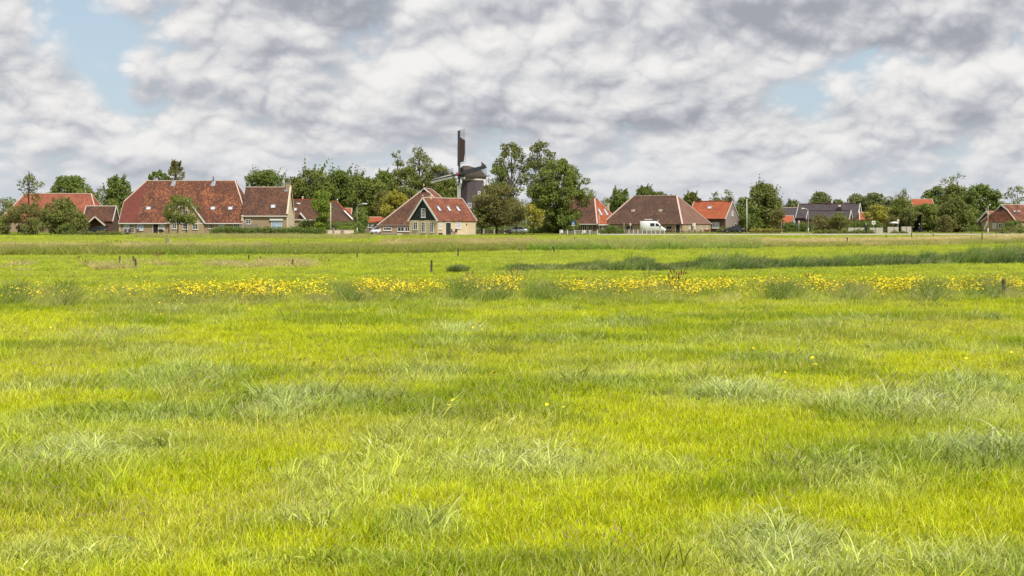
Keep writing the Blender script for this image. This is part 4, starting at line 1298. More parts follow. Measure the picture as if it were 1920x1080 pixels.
# -- behind the barns
T('tree', 'dark green tree between the orange hip end and the great brown barn', 1163, 354, 58, 412, 350, 'lf_dark', 'dome', 1.0, .36, spiky=.5, group=GB)
T('tree', 'low treetop left of the two behind the great barn ridge', 1208, 351, 40, 380, 366, 'lf_dark', 'dome', .7, .34, spiky=1.2, group=GB)
T('tree', 'thin topped tree showing just over the great barn ridge', 1234, 359, 44, 385, 366, 'lf_olive', 'dome', .7, .34, spiky=.6, group=GB)
T('tree', 'olive tree between the great barn and the orange roofed house', 1296, 362, 52, 425, 345, 'lf_olive', 'dome', .9, .34, spiky=.6, group=GB)
T('tree', 'sparse treetop left of two above the orange roofed house', 1340, 360, 32, 400, 360, 'lf_dark', 'egg', .5, .34, 10, cr=.8, bark='barkgrey', bare=1, group=GB)
T('tree', 'sparse treetop right of two above the orange roofed house', 1363, 356, 40, 405, 362, 'lf_dark', 'egg', .55, .34, 14, cr=.75, bark='barkgrey', bare=1, group=GB)
T('tree', 'green tree behind the flagpole', 1396, 369, 50, 432, 330, 'lf_mid', 'dome', 1.1, .32, group=GB)
T('tree', 'tall dark full tree right of the flagpole', 1432, 345, 72, 430, 318, 'lf_olive', 'egg', 1.15, .32, 50, spiky=.9)
T('tree', 'dark green lower tree touching the flagpole tree on its left side', 1410, 385, 44, 434, 314, 'lf_dark', 'dome', 1.2, .3)
T('birch', 'drooping brownish birch at the edge of the tall dark full tree', 1459, 388, 36, 432, 306, 'lf_brown', 'egg', .9, .26, bark='barkgrey')
T('tree', 'low distant tree left of the long dark house', 1487, 376, 44, 420, 430, 'lf_blue', 'dome', .9, .38, spiky=.6, group=GB)
T('tree', 'grey green domed tree above the long dark house chimney', 1538, 360, 54, 410, 420, 'lf_blue', 'dome', .95, .4, spiky=.4, group=GB)
T('tree', 'low grey green tree right of the long dark house chimney', 1572, 374, 40, 410, 425, 'lf_blue', 'dome', .95, .4, group=GB)
T('tree', 'bluish green tree behind the white gable end', 1606, 364, 56, 420, 415, 'lf_blue', 'dome', 1.0, .4, group=GB)
T('tree', 'dark bluish round tree right of the white gable end', 1640, 362, 62, 420, 410, 'lf_blue', 'dome', 1.0, .4, spiky=.4, group=GB)
T('tree', 'bluish tree in the row before the bare topped one', 1668, 368, 46, 425, 405, 'lf_blue', 'dome', 1.0, .4, group=GB)
T('tree', 'small bare topped tree among the right hand hedges', 1694, 356, 34, 400, 400, 'lf_olive', 'egg', .4, .34, 10, cr=.7, bare=2, bark='barkgrey', group=GB)
T('bush', 'round brownish willow bush left of two before the long dark house', 1541, 402, 50, 433, 272, 'lf_brown', 'round', 1.1, .24, cat='bush', trunks=3, group='willow bushes before the dark house')
T('bush', 'round olive willow bush right of two before the long dark house', 1571, 398, 46, 433, 270, 'lf_olive', 'round', 1.2, .24, cat='bush', trunks=3, group='willow bushes before the dark house')
T('bush', 'yellow green garden tree in front of the bluish trees', 1648, 383, 60, 420, 330, 'lf_yellow', 'dome', 1.1, .3, cat='tree')
T('tree', 'green tree left of the dark open shed', 1688, 370, 62, 432, 335, 'lf_mid', 'dome', 1.1, .32)
T('tree', 'green overgrown tree hanging over the dark open shed', 1741, 382, 76, 434, 322, 'lf_mid', 'spread', 1.3, .3, 54)
T('bush', 'pale green bush hiding the wall below the orange ridge', 1722, 385, 60, 420, 345, 'lf_mid', 'spread', 1.2, .3, 30, cat='bush', trunks=2)
T('tree', 'dark tree over the orange ridge, right of the open shed', 1757, 349, 70, 432, 420, 'lf_dark', 'dome', 1.1, .42, group=GB)
T('tree', 'small drooping tree over the left corner of the dark open shed', 1705, 390, 40, 414, 314, 'lf_olive', 'spread', 1.2, .26)
T('tree', 'olive round tree standing alone before the dark wood on the right', 1792, 370, 64, 434, 308, 'lf_olive', 'egg', 1.15, .3, 44, spiky=.2)
T('bush', 'low greyish bush at the foot of the olive round tree', 1770, 402, 60, 435, 304, 'lf_brown', 'dome', 1.0, .26, cat='bush', trunks=3)
T('tree', 'airy treetop rising highest on the right above the dark wood', 1795, 325, 72, 372, 395, 'lf_olive', 'dome', .38, .38, 20, cr=.6, bare=1, bark='barkgrey', group=GB)
T('tree', 'dull olive tree in the dark wood below the airy treetop', 1790, 346, 70, 430, 385, 'lf_olive', 'dome', 1.1, .42, group=GB)
T('tree', 'dark broad tree in the wood left of the lamp post on the right', 1838, 346, 88, 432, 372, 'lf_dark', 'dome', 1.2, .42, 50, spiky=.3, group=GB)
T('tree', 'dark tree in the wood behind the lamp post on the right', 1866, 356, 50, 432, 368, 'lf_dark', 'round', 1.2, .42, group=GB)
T('tree', 'green shrubby tree filling the gap under the dark broad tree', 1822, 390, 56, 436, 345, 'lf_dark', 'dome', 1.2, .34, group=GB)
T('pine', 'sparse dark pine at the right edge behind the far right farmhouse', 1907, 348, 52, 402, 390, 'lf_dark', 'spread', .6, .38, 16, cr=.65, bare=1, group=GB)
T('bush', 'rounded dark bush mound at the right edge before the far right farmhouse', 1902, 413, 62, 437, 262, 'lf_dark', 'dome', 1.2, .22, cat='bush', trunks=3)
T('bush', 'olive flank of the bush mound at the right edge', 1885, 424, 36, 440, 257, 'lf_olive', 'dome', 1.1, .2, cat='bush', trunks=2)
# -- hedges
hedge('hedge', 'dark rose hedge in front of the farmhouse annex', 395, 612, 424.5, 441, 259, 'lf_dark', 1.8, .20, 1.1, taper=.1)
hedge('hedge', 'tall clipped dark hedge behind the beige garden wall', 592, 682, 414, 437, 281, 'lf_dark', 2.0, .20, 1.2, wob=.06, taper=.12)
hedge('hedge', 'light green clipped round hedge beside the tall dark hedge', 634, 666, 422.5, 434, 268, 'lf_bright', 1.6, .15, 1.3, wob=.05, taper=.2)
hedge('hedge', 'dark green shrubs below the little gable right of the annex', 556, 596, 408, 430, 283, 'lf_dark', 1.8, .22, 1.0, wob=.3, taper=.5)
hedge('bush', 'round dark clipped bush right of the slatted fence', 1125, 1170, 421, 440, 268, 'lf_dark', 3.0, .18, 1.2, 'bush', .1, taper=.8)
hedge('hedge', 'garden hedge before the orange roofed house', 1345, 1392, 425, 436, 300, 'lf_mid', 1.4, .18, 1.1, wob=.12)
hedge('hedge', 'long low yellowish hedge right of the flagpole foot', 1405, 1466, 428, 437, 299, 'lf_yellow', 1.4, .18, 1.1, wob=.08, taper=.1)
hedge('hedge', 'dark hedge under the bright orange shed roof', 1466, 1524, 416, 437, 322, 'lf_dark', 2.0, .24, 1.1, wob=.15, taper=.1)
hedge('hedge', 'dark hedge in front of the white gable end', 1590, 1652, 411, 434, 310, 'lf_dark', 2.0, .24, 1.1, wob=.15, taper=.2)
hedge('hedge', 'brown wild hedge left of the dark open shed', 1652, 1710, 406, 434, 316, 'lf_brown', 2.0, .24, 1.0, wob=.4, taper=.2)
hedge('hedge', 'bushy green strip beside the road in front of the willow bushes', 1525, 1640, 430, 438, 262, 'lf_mid', 1.6, .18, 1.0, wob=.3, taper=.3)
hedge('hedge', 'small dark reedy strip beside the road on the right', 1668, 1702, 432, 438, 262, 'lf_olive', 1.4, .16, 1.0, wob=.4)
hedge('hedge', 'dark hedge row in front of the wood on the right', 1752, 1850, 423, 436, 326, 'lf_dark', 2.0, .24, 1.0, wob=.3, taper=.1)
hedge('undergrowth', 'low shrubs beside the drive before the parked cars', 655, 697, 437, 444, 249, 'lf_mid', 1.6, .16, 1.0, 'bush', .4)
# -- far wood closing the horizon between the houses
rgw = np.random.default_rng(77)
cen, rad = [], []
for px_ in np.arange(-260, 2180, 13):
    Dw = 520 + rgw.uniform(-30, 40)
    hpx = 372 if 0 < px_ < 1300 else 384
    h_ = (PZ(hpx + rgw.uniform(-6, 12), Dw) - 1.0)
    for k in range(4):
        cen.append((PX(px_ + rgw.uniform(-6, 6), Dw), Dw + rgw.uniform(-6, 6), 1.0 + h_ * (k + .45) / 4.4)); rad.append(2.4 * rgw.uniform(.8, 1.3))
V, Q = leaf_cloud(rgw, np.array(cen), np.array(rad), 90000, .7, .9)
fo = np_mesh('far_woods', V, Q, M['lf_blue'])
tag(fo, 'distant belt of trees closing the horizon behind the village', 'woods', None, 'stuff')


# ------------------------------------------------------------------ vehicles, posts, lamps, signs, people
M['car_silver'] = simple('silver_car_paint', (0.42, 0.44, 0.46), 0.25, 0.6, 0.05)
M['car_white'] = simple('white_car_paint', (0.70, 0.70, 0.70), 0.25, 0.0, 0.05)
M['car_blue'] = simple('dark_blue_car_paint', (0.016, 0.020, 0.045), 0.2, 0.2, 0.05)
M['car_grey'] = simple('dark_grey_car_paint', (0.04, 0.042, 0.048), 0.25, 0.3, 0.05)
M['tyre'] = simple('tyre_rubber', (0.015, 0.015, 0.015), 0.8)
M['rim'] = simple('wheel_rim', (0.38, 0.38, 0.40), 0.35, 0.7)
M['lamp_red'] = simple('rear_lamp', (0.35, 0.02, 0.02), 0.25)
M['lamp_white'] = simple('head_lamp', (0.65, 0.67, 0.70), 0.1)
M['van_white'] = simple('van_body', (0.74, 0.74, 0.72), 0.3, 0, 0.05)
M['trim_black'] = simple('black_plastic', (0.02, 0.02, 0.022), 0.6)
M['sign_blue'] = simple('blue_sign', (0.02, 0.14, 0.42), 0.4, 0, 0.04)
M['skin'] = simple('skin', (0.45, 0.27, 0.19), 0.6, 0, 0.08)
M['jacket'] = simple('dark_jacket', (0.022, 0.022, 0.028), 0.85)
M['trousers'] = simple('dark_trousers', (0.03, 0.035, 0.05), 0.85)
M['hair'] = simple('grey_hair', (0.40, 0.36, 0.30), 0.8)


def wheels(root, xs, hw, r, wd=.2):
    for x in xs:
        for s in (-1, 1):
            n = 18
            pr = [(r * .62, -wd / 2), (r * .93, -wd / 2), (r, -wd * .3), (r, wd * .3), (r * .93, wd / 2), (r * .62, wd / 2)]
            m = MB()
            rings = [[(x + math.cos(2 * math.pi * k / n) * q, s * hw + o, r + math.sin(2 * math.pi * k / n) * q) for k in range(n)] for q, o in pr]
            m.loft(rings, 0, False, True)
            w = m.build('wheel', M['tyre'], root)
            d = MB(); d.tube([(x, s * (hw + wd * .36), r), (x, s * (hw + wd * .44), r)], [r * .62, r * .5], 14)
            d.tube([(x, s * (hw - wd * .4), r), (x, s * (hw + wd * .36), r)], r * .62, 14)
            d.build('rim', M['rim'], w)


def section(x, hw, z0, z1, rr=.12):
    """rounded body section across the car at x"""
    return [(x, -hw + rr, z0), (x, hw - rr, z0), (x, hw, z0 + rr), (x, hw, z1 - rr), (x, hw - rr, z1), (x, -hw + rr, z1), (x, -hw, z1 - rr), (x, -hw, z0 + rr)]


def car(name, label, px, py, D, rz, paint, kind='hatch', group=None):
    bz = zg(D)
    t = thing(name, label, 'car', (PX(px, D), D, bz + .02), R(rz), group)
    hw = .86
    if kind == 'saloon': prof = [(-2.25, .42, .80), (-2.15, .30, .93), (-1.3, .22, .97), (.9, .22, .93), (1.75, .24, .82), (2.15, .30, .70), (2.28, .40, .58)]
    else: prof = [(-1.98, .45, .85), (-1.92, .30, .98), (-1.2, .22, 1.0), (.8, .22, .95), (1.5, .24, .84), (1.9, .30, .70), (2.02, .42, .58)]
    MB().loft([section(x, hw * (0.9 if i in (0, len(prof) - 1) else 1), a, b, .10) for i, (x, a, b) in enumerate(prof)], 0, True, True).build('body', paint, t)
    if kind == 'saloon': cab = [(-1.75, .95), (-1.05, 1.38), (.05, 1.42), (1.05, .92)]
    else: cab = [(-1.90, .97), (-1.55, 1.44), (.0, 1.47), (1.10, .93)]
    gl = MB()
    a, b, c, d = cab
    tw = hw - .20; bw = hw - .06
    q = [(a[0], -bw, a[1]), (b[0], -tw, b[1]), (c[0], -tw, c[1]), (d[0], -bw, d[1]), (a[0], bw, a[1]), (b[0], tw, b[1]), (c[0], tw, c[1]), (d[0], bw, d[1])]
    for f in ((0, 3, 2, 1), (4, 5, 6, 7), (0, 1, 5, 4), (3, 7, 6, 2), (1, 2, 6, 5)): gl.face([q[i] for i in f])
    gl.build('windows', M['glass'], t)
    rf = MB(); rf.slab([(b[0] - .06, -tw - .03, b[1] + .035), (c[0] + .1, -tw - .03, c[1] + .035), (c[0] + .1, tw + .03, c[1] + .035), (b[0] - .06, tw + .03, b[1] + .035)], .06)
    for s in (-1, 1):
        rf.bar((a[0], s * bw, a[1]), (b[0], s * tw, b[1]), .09); rf.bar((c[0], s * tw, c[1]), (d[0], s * bw, d[1]), .07)
        mx = (b[0] + c[0]) / 2; rf.bar((mx, s * (bw + .0), .95), (mx, s * (tw + .01), c[1]), .07)
    rf.build('roof', paint, t)
    wheels(t, (-1.25, 1.3), hw - .08, .31)
    fx, bx = prof[-1][0], prof[0][0]
    for s in (-1, 1):
        MB().box(fx - .16, fx - .01, s * .60 - .17, s * .60 + .17, .56, .72).build('headlight', M['lamp_white'], t)
        MB().box(bx - .02, bx + .1, s * .62 - .13, s * .62 + .13, .66, .90).build('rear_light', M['lamp_red'], t)
        MB().box(.78, .92, s * (hw + .08) - .1, s * (hw + .08) + .1, .92, 1.06).build('mirror', paint, t)
    MB().box(fx - .02, fx + .03, -.6, .6, .34, .48).build('bumper', M['trim_black'], t)
    MB().box(fx + .031, fx + .045, -.25, .25, .37, .46).build('number_plate', M['offwhite'], t)
    return t


car('car', 'silver white hatchback parked nose forward beside the dark blue car', 711, 0, 263, -112, M['car_white'], 'hatch', 'cars parked on the drive')
car('car', 'dark blue car parked between the silver white hatchback and the cottage', 733, 0, 263.5, -40, M['car_blue'], 'saloon', 'cars parked on the drive')
car('car', 'silver saloon car parked behind the young trees and the low fence', 968, 0, 272, 172, M['car_silver'], 'saloon')
car('car', 'dark grey car half hidden in weeds under the small porch roof', 182, 0, 268, 176, M['car_grey'], 'hatch')
car('car', 'dark low car parked behind the rail before the orange roofed house', 1376, 0, 293, 168, M['car_grey'], 'saloon')

# camper van
D = 285.0; bz = zg(D)
v = thing('camper_van', 'white camper van with a sloping nose and a rack on its roof', 'van', (PX(1224, D), D, bz + .02), R(-4))
hw = 1.0
body = [(-2.55, .55, 2.28), (-2.48, .40, 2.42), (-1.2, .35, 2.46), (.55, .35, 2.42), (1.0, .35, 2.22), (1.85, .36, 1.28), (2.35, .40, 1.02), (2.60, .48, .72)]
MB().loft([section(x, hw * (.93 if i in (0, 7) else 1), a, b, .14) for i, (x, a, b) in enumerate(body)], 0, True, True).build('body', M['van_white'], v)
for (xa, xb, za, zb) in ((-.55, .32, 1.38, 2.02), (.52, 1.18, 1.38, 1.98)):
    for s in (-1, 1):
        g_ = MB(); sl = .42 if xa > .4 else 0
        g_.face([(xa, s * 1.012, za), (xb + sl * .6, s * 1.012, za), (xb - sl * .4, s * 1.012, zb), (xa, s * 1.012, zb)][::s * -1 or 1])
        g_.build('side_window', M['glass'], v)
MB().slab([(1.10, -.82, 2.16), (1.10, .82, 2.16), (1.84, .86, 1.34), (1.84, -.86, 1.34)], .02).build('windscreen', M['glass_pale'], v)
wheels(v, (-1.6, 1.55), hw - .12, .33, .22)
for s in (-1, 1):
    MB().box(2.36, 2.56, s * .68 - .2, s * .68 + .2, .68, .88).build('headlight', M['lamp_white'], v)
    MB().box(1.5, 1.62, s * 1.16 - .09, s * 1.16 + .09, 1.3, 1.6).build('mirror', M['trim_black'], v)
MB().box(2.48, 2.66, -.9, .9, .35, .60).build('bumper', M['trim_black'], v)
rk = MB()
for yy in (-.7, .7): rk.bar((-2.4, yy, 2.62), (.6, yy, 2.62), .06)
for xx in (-2.3, -1.3, -.3, .5): rk.bar((xx, -.75, 2.60), (xx, .75, 2.60), .05); rk.bar((xx, -.7, 2.40), (xx, -.7, 2.6), .05); rk.bar((xx, .7, 2.40), (xx, .7, 2.6), .05)
rk.build('roof_rack', M['trim_black'], v)
MB().box(-1.65, -.1, -.6, .6, 2.66, 2.86).build('roof_box', M['offwhite'], v)
MB().bar((.85, -.8, 2.30), (1.2, -.8, 2.72), .12, .10).build('roof_spoiler', M['van_white'], v)


def street_lamp(label, px, top, D, reach, m='grey', group='street lamps'):
    bz = zg(D); h = PZ(top, D) - bz
    t = thing('street_lamp', label, 'street lamp', (PX(px, D), D, bz), 0, group)
    MB().tube([(0, 0, -.1), (0, 0, 1.2)], .11, 8).build('base', M[m], t)
    pts = [(0, 0, 1.2), (0, 0, h - .6), (reach * .12, 0, h - .22), (reach * .45, 0, h - .03), (reach * .75, 0, h)]
    MB().tube(pts, [.085, .06, .05, .045, .04], 8).build('pole', M[m], t)
    MB().loft([[(reach * .72 + reach * .55 * q, w, h + z) for w, z in ((-.12 * s_, -.07), (.12 * s_, -.07), (.13 * s_, .03), (0, .10), (-.13 * s_, .03))] for q, s_ in ((0, .6), (.4, 1.2), (1, .8))]).build('lamp_head', M['lamp_white'], t)
    return t


street_lamp('street lamp with its arm bent to the right, before the round soft green tree', 669.5, 382, 268, 1.5)
street_lamp('street lamp with its arm bent to the left, left of the willow bushes', 1515.5, 391, 268, -1.0)
street_lamp('pale straight street lamp in front of the far right farmhouse', 1852.5, 384, 252, .35, 'offwhite')


def pole(name, label, px, top, bot, D, r, m, cat, cap=None):
    x, _, bz = PX(px, D), D, zg(D)
    t = thing(name, label, cat, (x, D, bz))
    z0, z1 = min(0, PZ(bot, D) - bz), PZ(top, D) - bz
    MB().tube([(0, 0, z0), (0, 0, z1)], [r, r * .7], 8).build('shaft', M[m], t)
    if cap: MB().ball((0, 0, z1 + r * .6), r * 1.5, 0, 8, 5).build('finial', M[cap], t)
    MB().box(-r * 1.8, r * 1.8, -r * 1.8, r * 1.8, -.1, .28).build('foot', M['concrete'], t)
    return t


pole('flagpole', 'tall white flagpole beside the greyish pink gable', 1400.3, 375, 434, 296, .10, 'white', 'flagpole', 'white')
pole('pole', 'cream coloured pole before the tall clipped hedge', 620, 383, 432, 266, .10, 'offwhite', 'pole', 'offwhite')
pole('sign_post', 'thin grey post in front of the bright orange hip end', 1123.5, 399, 440, 262, .05, 'grey', 'post')
pole('post', 'thin pole standing at the left end of the pale picket fence', 1170, 418, 438, 270, .045, 'grey', 'post')
pole('post', 'slim grey post right of the birch', 1465, 415, 436, 285, .06, 'greywood', 'post')


def sign(label, px, top, bot, D, w, h, face, shape='rect', cat='sign', post='grey', name='road_sign'):
    bz = zg(D)
    t = thing(name, label, cat, (PX(px, D), D, bz))
    z1 = PZ(top, D) - bz
    MB().tube([(0, .05, min(0, PZ(bot, D) - bz)), (0, .05, z1 - .1)], .04, 8).build('post', M[post], t)
    p = MB()
    if shape == 'round':
        p.loft([[(w / 2 * math.cos(2 * math.pi * k / 16), y, z1 - h / 2 + h / 2 * math.sin(2 * math.pi * k / 16)) for k in range(16)] for y in (-.03, 0)])
    else: p.box(-w / 2, w / 2, -.03, 0, z1 - h, z1)
    p.build('sign_plate', M[face], t)
    return t


s1 = sign('blue sign on a pale post before the slatted fence', 1074.8, 415, 434, 272, .62, .62, 'sign_blue')
MB().box(-.16, .16, -.036, -.031, PZ(415, 272) - zg(272) - .45, PZ(415, 272) - zg(272) - .3).build('sign_mark', M['white'], s1)
MB().box(-.31, .31, -.03, 0, PZ(415, 272) - zg(272) - .80, PZ(415, 272) - zg(272) - .66).build('lower_plate', M['white'], s1)
s2 = sign('white square sign on a post before the hedge on the right', 1638, 414, 424, 290, .75, .75, 'white')
MB().box(-.2, .2, -.036, -.031, PZ(414, 290) - zg(290) - .5, PZ(414, 290) - zg(290) - .3).build('sign_mark', M['trim_black'], s2)
s3 = sign('pale lantern like sign post beside the street under the dark hedge', 1498.2, 414, 433, 275, .30, .32, 'offwhite', 'rect')
s4 = sign('white notice board standing left in the slatted fence', 1053.5, 431, 441, 258, .42, .55, 'white', name='notice_board')
s5 = sign('white notice board standing right in the slatted fence', 1096, 431.5, 440, 258, .42, .5, 'white', name='notice_board')
sign('small pinkish round sign above the picket fence beside the camper van', 1182, 418, 433, 292, .5, .5, 'pinkwhite', 'round')
sign('pinkish sign seen over the white parasol on the right', 1684, 411, 424, 300, .55, .55, 'offwhite', 'round')


def board_fence(name, label, px0, px1, top, D, board, post_m, nposts, cat='fence', kind='board'):
    bz = zg(D); x0 = PX(px0, D); w = PX(px1, D) - x0; h = PZ(top, D) - bz
    t = thing(name, label, cat, (x0 + w / 2, D, bz))
    for i in range(nposts):
        x = -w / 2 + w * i / (nposts - 1)
        MB().box(x - .07, x + .07, -.09, .05, -.2, h + .15).build('post', M[post_m], t)
    for z in (.25, h - .15): MB().bar((-w / 2, .01, z), (w / 2, .01, z), .04, .09).build('rail', M[board], t)
    if kind == 'picket':
        n = int(w / .22)
        m = MB()
        for i in range(n):
            x = -w / 2 + w * (i + .5) / n
            m.box(x - .055, x + .055, -.045, -.02, .05, h * (1 + .04 * rnd.uniform(-1, 1)))
        tag(m.build('pickets', M[board], t), kind='stuff')
    return t


board_fence('fence', 'grey slatted fence with white posts before the broad dark tree', 1050, 1120, 432.5, 266, 'greywood', 'white', 6, 'fence', 'picket')
board_fence('fence', 'pale weathered picket fence in front of the camper van', 1171, 1246, 432, 268, 'greywood', 'offwhite', 10, 'fence', 'picket')
board_fence('fence', 'low dark post and rail fence left of the silver saloon', 888, 946, 431, 277, 'wood', 'white', 4, 'fence', 'picket')
board_fence('fence', 'weathered plank fence before the farmhouse annex wall', 451, 481, 420.5, 266, 'greywood', 'greywood', 4, 'fence', 'picket')
board_fence('rail_fence', 'long low dark rail running before the great barn and the flagpole', 1249, 1475, 433.2, 288, 'wood', 'wood', 22, 'fence', 'rail')


def low_wall(label, x0, x1, top, D, m, th=.25, cat='wall', pier=None):
    bz = zg(D); a, b = PX(x0, D), PX(x1, D); h = PZ(top, D) - bz
    t = thing('garden_wall', label, cat, ((a + b) / 2, D, bz)); w = b - a
    MB().box(-w / 2, w / 2, 0, th, -.3, h - .06).build('wall', M[m], t)
    MB().box(-w / 2 - .04, w / 2 + .04, -.04, th + .04, h - .06, h).build('coping', M['concrete'], t)
    for p in (pier or []):
        x = PX(p[0], D) - (a + b) / 2
        MB().box(x - p[1] / 2, x + p[1] / 2, -.1, th + .1, -.3, h + p[2]).build('pier', M[p[3]], t)
    return t


low_wall('beige garden wall with dark gate piers before the tall clipped hedge', 612, 663, 431, 262, 'plaster', .25, 'wall', [(625.5, .28, .38, 'greywood'), (642, .5, .05, 'greywood')])
low_wall('low brown brick wall with a pale end block left of the cottage', 700, 748, 438, 252, 'brick_grey', .25, 'wall', [(749, .9, .02, 'plaster')])
for i, (a, b) in enumerate(((1590, 1601), (1602, 1613), (1614, 1620), (1630, 1640), (1641, 1655))):
    lab = ['pale concrete block at the left end of the row before the dark hedge', 'second pale concrete block from the left before the dark hedge', 'pale concrete block just left of the left hand cyclist',
           'pale concrete block just right of the left hand cyclist', 'pale concrete block under the white square sign'][i]
    D = 283.0
    o = MB().box(-(b - a) / 2 / F * D, (b - a) / 2 / F * D, -.3, .3, -.1, PZ(427, D) - zg(D)).build('concrete_block', M['concrete'], None, .03, (PX((a + b) / 2, D), D, zg(D)))
    tag(o, lab, 'block', 'concrete blocks beside the road')
for i, (a, b) in enumerate(((1664, 1675), (1676, 1684), (1690, 1698), (1699, 1708))):
    lab = ['pale concrete block left under the white parasol', 'pale concrete block right under the white parasol', 'pale concrete block between the parasol and the dark open shed', 'pale concrete block touching the dark open shed'][i]
    D = 284.0
    o = MB().box(-(b - a) / 2 / F * D, (b - a) / 2 / F * D, -.3, .3, -.1, PZ(425.5 if i < 2 else 425, D) - zg(D)).build('concrete_block', M['concrete'], None, .03, (PX((a + b) / 2, D), D, zg(D)))
    tag(o, lab, 'block', 'concrete blocks beside the road')

# parasol
D = 290.0; bz = zg(D); h = PZ(415.5, D) - bz
t = thing('parasol', 'open white parasol above the pale concrete blocks on the right', 'parasol', (PX(1677, D), D, bz))
MB().tube([(.55, 0, -.1), (.55, 0, h - .1)], .04, 8).build('pole', M['greywood'], t)
MB().loft([[(r_ * math.cos(R(45 * k)), r_ * math.sin(R(45 * k)), z) for k in range(8)] for r_, z in ((.95, h - .34), (.9, h - .2), (.45, h - .04), (.06, h))]).build('canopy', M['white'], t)
# red car bonnet like garden bench beside willow bushes
D = 274.0; bz = zg(D)
t = thing('garden_bench', 'low reddish bench half hidden behind the green roadside strip', 'bench', (PX(1580, D), D, bz))
MB().box(-.6, .6, -.22, .22, .38, .45).build('seat', M['redpaint'], t); MB().box(-.6, .6, .2, .26, .5, .9).build('backrest', M['redpaint'], t)
for s in (-1, 1):
    for y in (-.18, .18): MB().box(s * .52 - .04, s * .52 + .04, y - .03, y + .03, 0, .38).build('leg', M['wood'], t)

# garden chairs
def chair(label, px, D, rz, dz=0.0, m='wood', group='dark garden chairs'):
    t = thing('garden_chair', label, 'chair', (PX(px, D), D, zg(D) + dz), R(rz), group)
    MB().box(-.26, .26, -.26, .26, .40, .45).build('seat', M[m], t)
    MB().slab([(-.26, .24, .46), (.26, .24, .46), (.26, .42, 1.05), (-.26, .42, 1.05)], .05).build('backrest', M[m], t)
    for s in (-1, 1):
        MB().box(s * .30 - .03, s * .30 + .03, -.28, .30, .60, .64).build('armrest', M[m], t)
        for y in (-.24, .24): MB().box(s * .26 - .03, s * .26 + .03, y - .03, y + .03, 0, .6 if y < 0 else .45).build('leg', M[m], t)
    return t


chair('left one of two dark reclining chairs on the cottage terrace', 847.5, 250.2, 30, .06)
chair('right one of two dark reclining chairs on the cottage terrace', 853, 251.0, -35, .06)
chair('dark garden chair before the french windows at the farmhouse left end', 235, 267, 10)
chair('dark garden chair beside the farmhouse doorstep, second from the left', 241, 266.6, -15)
chair('dark garden chair standing under the blue curtained farmhouse window', 260, 267, 40)
t = thing('planter', 'pot of pink flowers beside the dark farmhouse door', 'planter', (PX(301, 267.5), 267.5, zg(267)))
MB().tube([(0, 0, 0), (0, 0, .45)], [.22, .30], 10).build('pot', M['roof_rust'], t)
V, Q = leaf_cloud(np.random.default_rng(3), np.array([(0, 0, .75), (.3, 0, .65), (-.3, 0, .7)]), np.array([.35, .3, .3]), 420, .14)
np_mesh('flowers', V, Q, leaf_mat('pink_petals', (0.35, 0.08, 0.13), (0.10, 0.13, 0.05)), t)
t = tag(MB().box(-.35, .35, -.3, .3, 0, .4).build('crate', M['trim_black'], None, .02, (PX(826, 249), 249, zg(249))), 'small dark crate on the grass at the cottage corner', 'crate')


# cyclists: a bicycle each, and a rider each
def bicycle(label, px, D, rz):
    t = thing('bicycle', label, 'bicycle', (PX(px, D), D, zg(D) + .22), R(rz), 'bicycles on the road')
    r = .35; n = 22
    for x in (-.53, .53):
        m = MB()
        m.loft([[(x + (r + .02 * math.cos(a)) * math.cos(2 * math.pi * k / n), .02 * math.sin(a), r + .02 + (r + .02 * math.cos(a)) * math.sin(2 * math.pi * k / n)) for k in range(n)] for a in [i * math.pi / 3 for i in range(7)]], 0, False, True)
        w = m.build('wheel', M['tyre'], t)
        sp = MB()
        for k in range(9): sp.bar((x, 0, r + .02), (x + r * math.cos(k * .7), 0, r + .02 + r * math.sin(k * .7)), .008)
        sp.build('spokes', M['rim'], w)
    f = MB(); h0 = r + .02
    for a, b in (((-.53, 0, h0), (-.15, 0, .90)), ((-.53, 0, h0), (-.02, 0, .33)), ((-.02, 0, .33), (-.17, 0, .93)), ((-.02, 0, .33), (.36, 0, .84)), ((.36, 0, .84), (-.12, 0, .80)), ((.53, 0, h0), (.34, 0, 1.0))): f.bar(a, b, .035)
    f.build('frame', M['trim_black'], t)
    hb = MB(); hb.bar((.34, 0, 1.0), (.31, 0, 1.06), .03); hb.bar((.31, -.27, 1.07), (.31, .27, 1.07), .028); hb.bar((.31, -.27, 1.07), (.16, -.29, 1.06), .03); hb.bar((.31, .27, 1.07), (.16, .29, 1.06), .03)
    hb.build('handlebar', M['rim'], t)
    MB().loft([section(-.32, .10, .93, .99, .02), section(-.05, .03, .95, .99, .01)]).build('saddle', M['trim_black'], t)
    return t


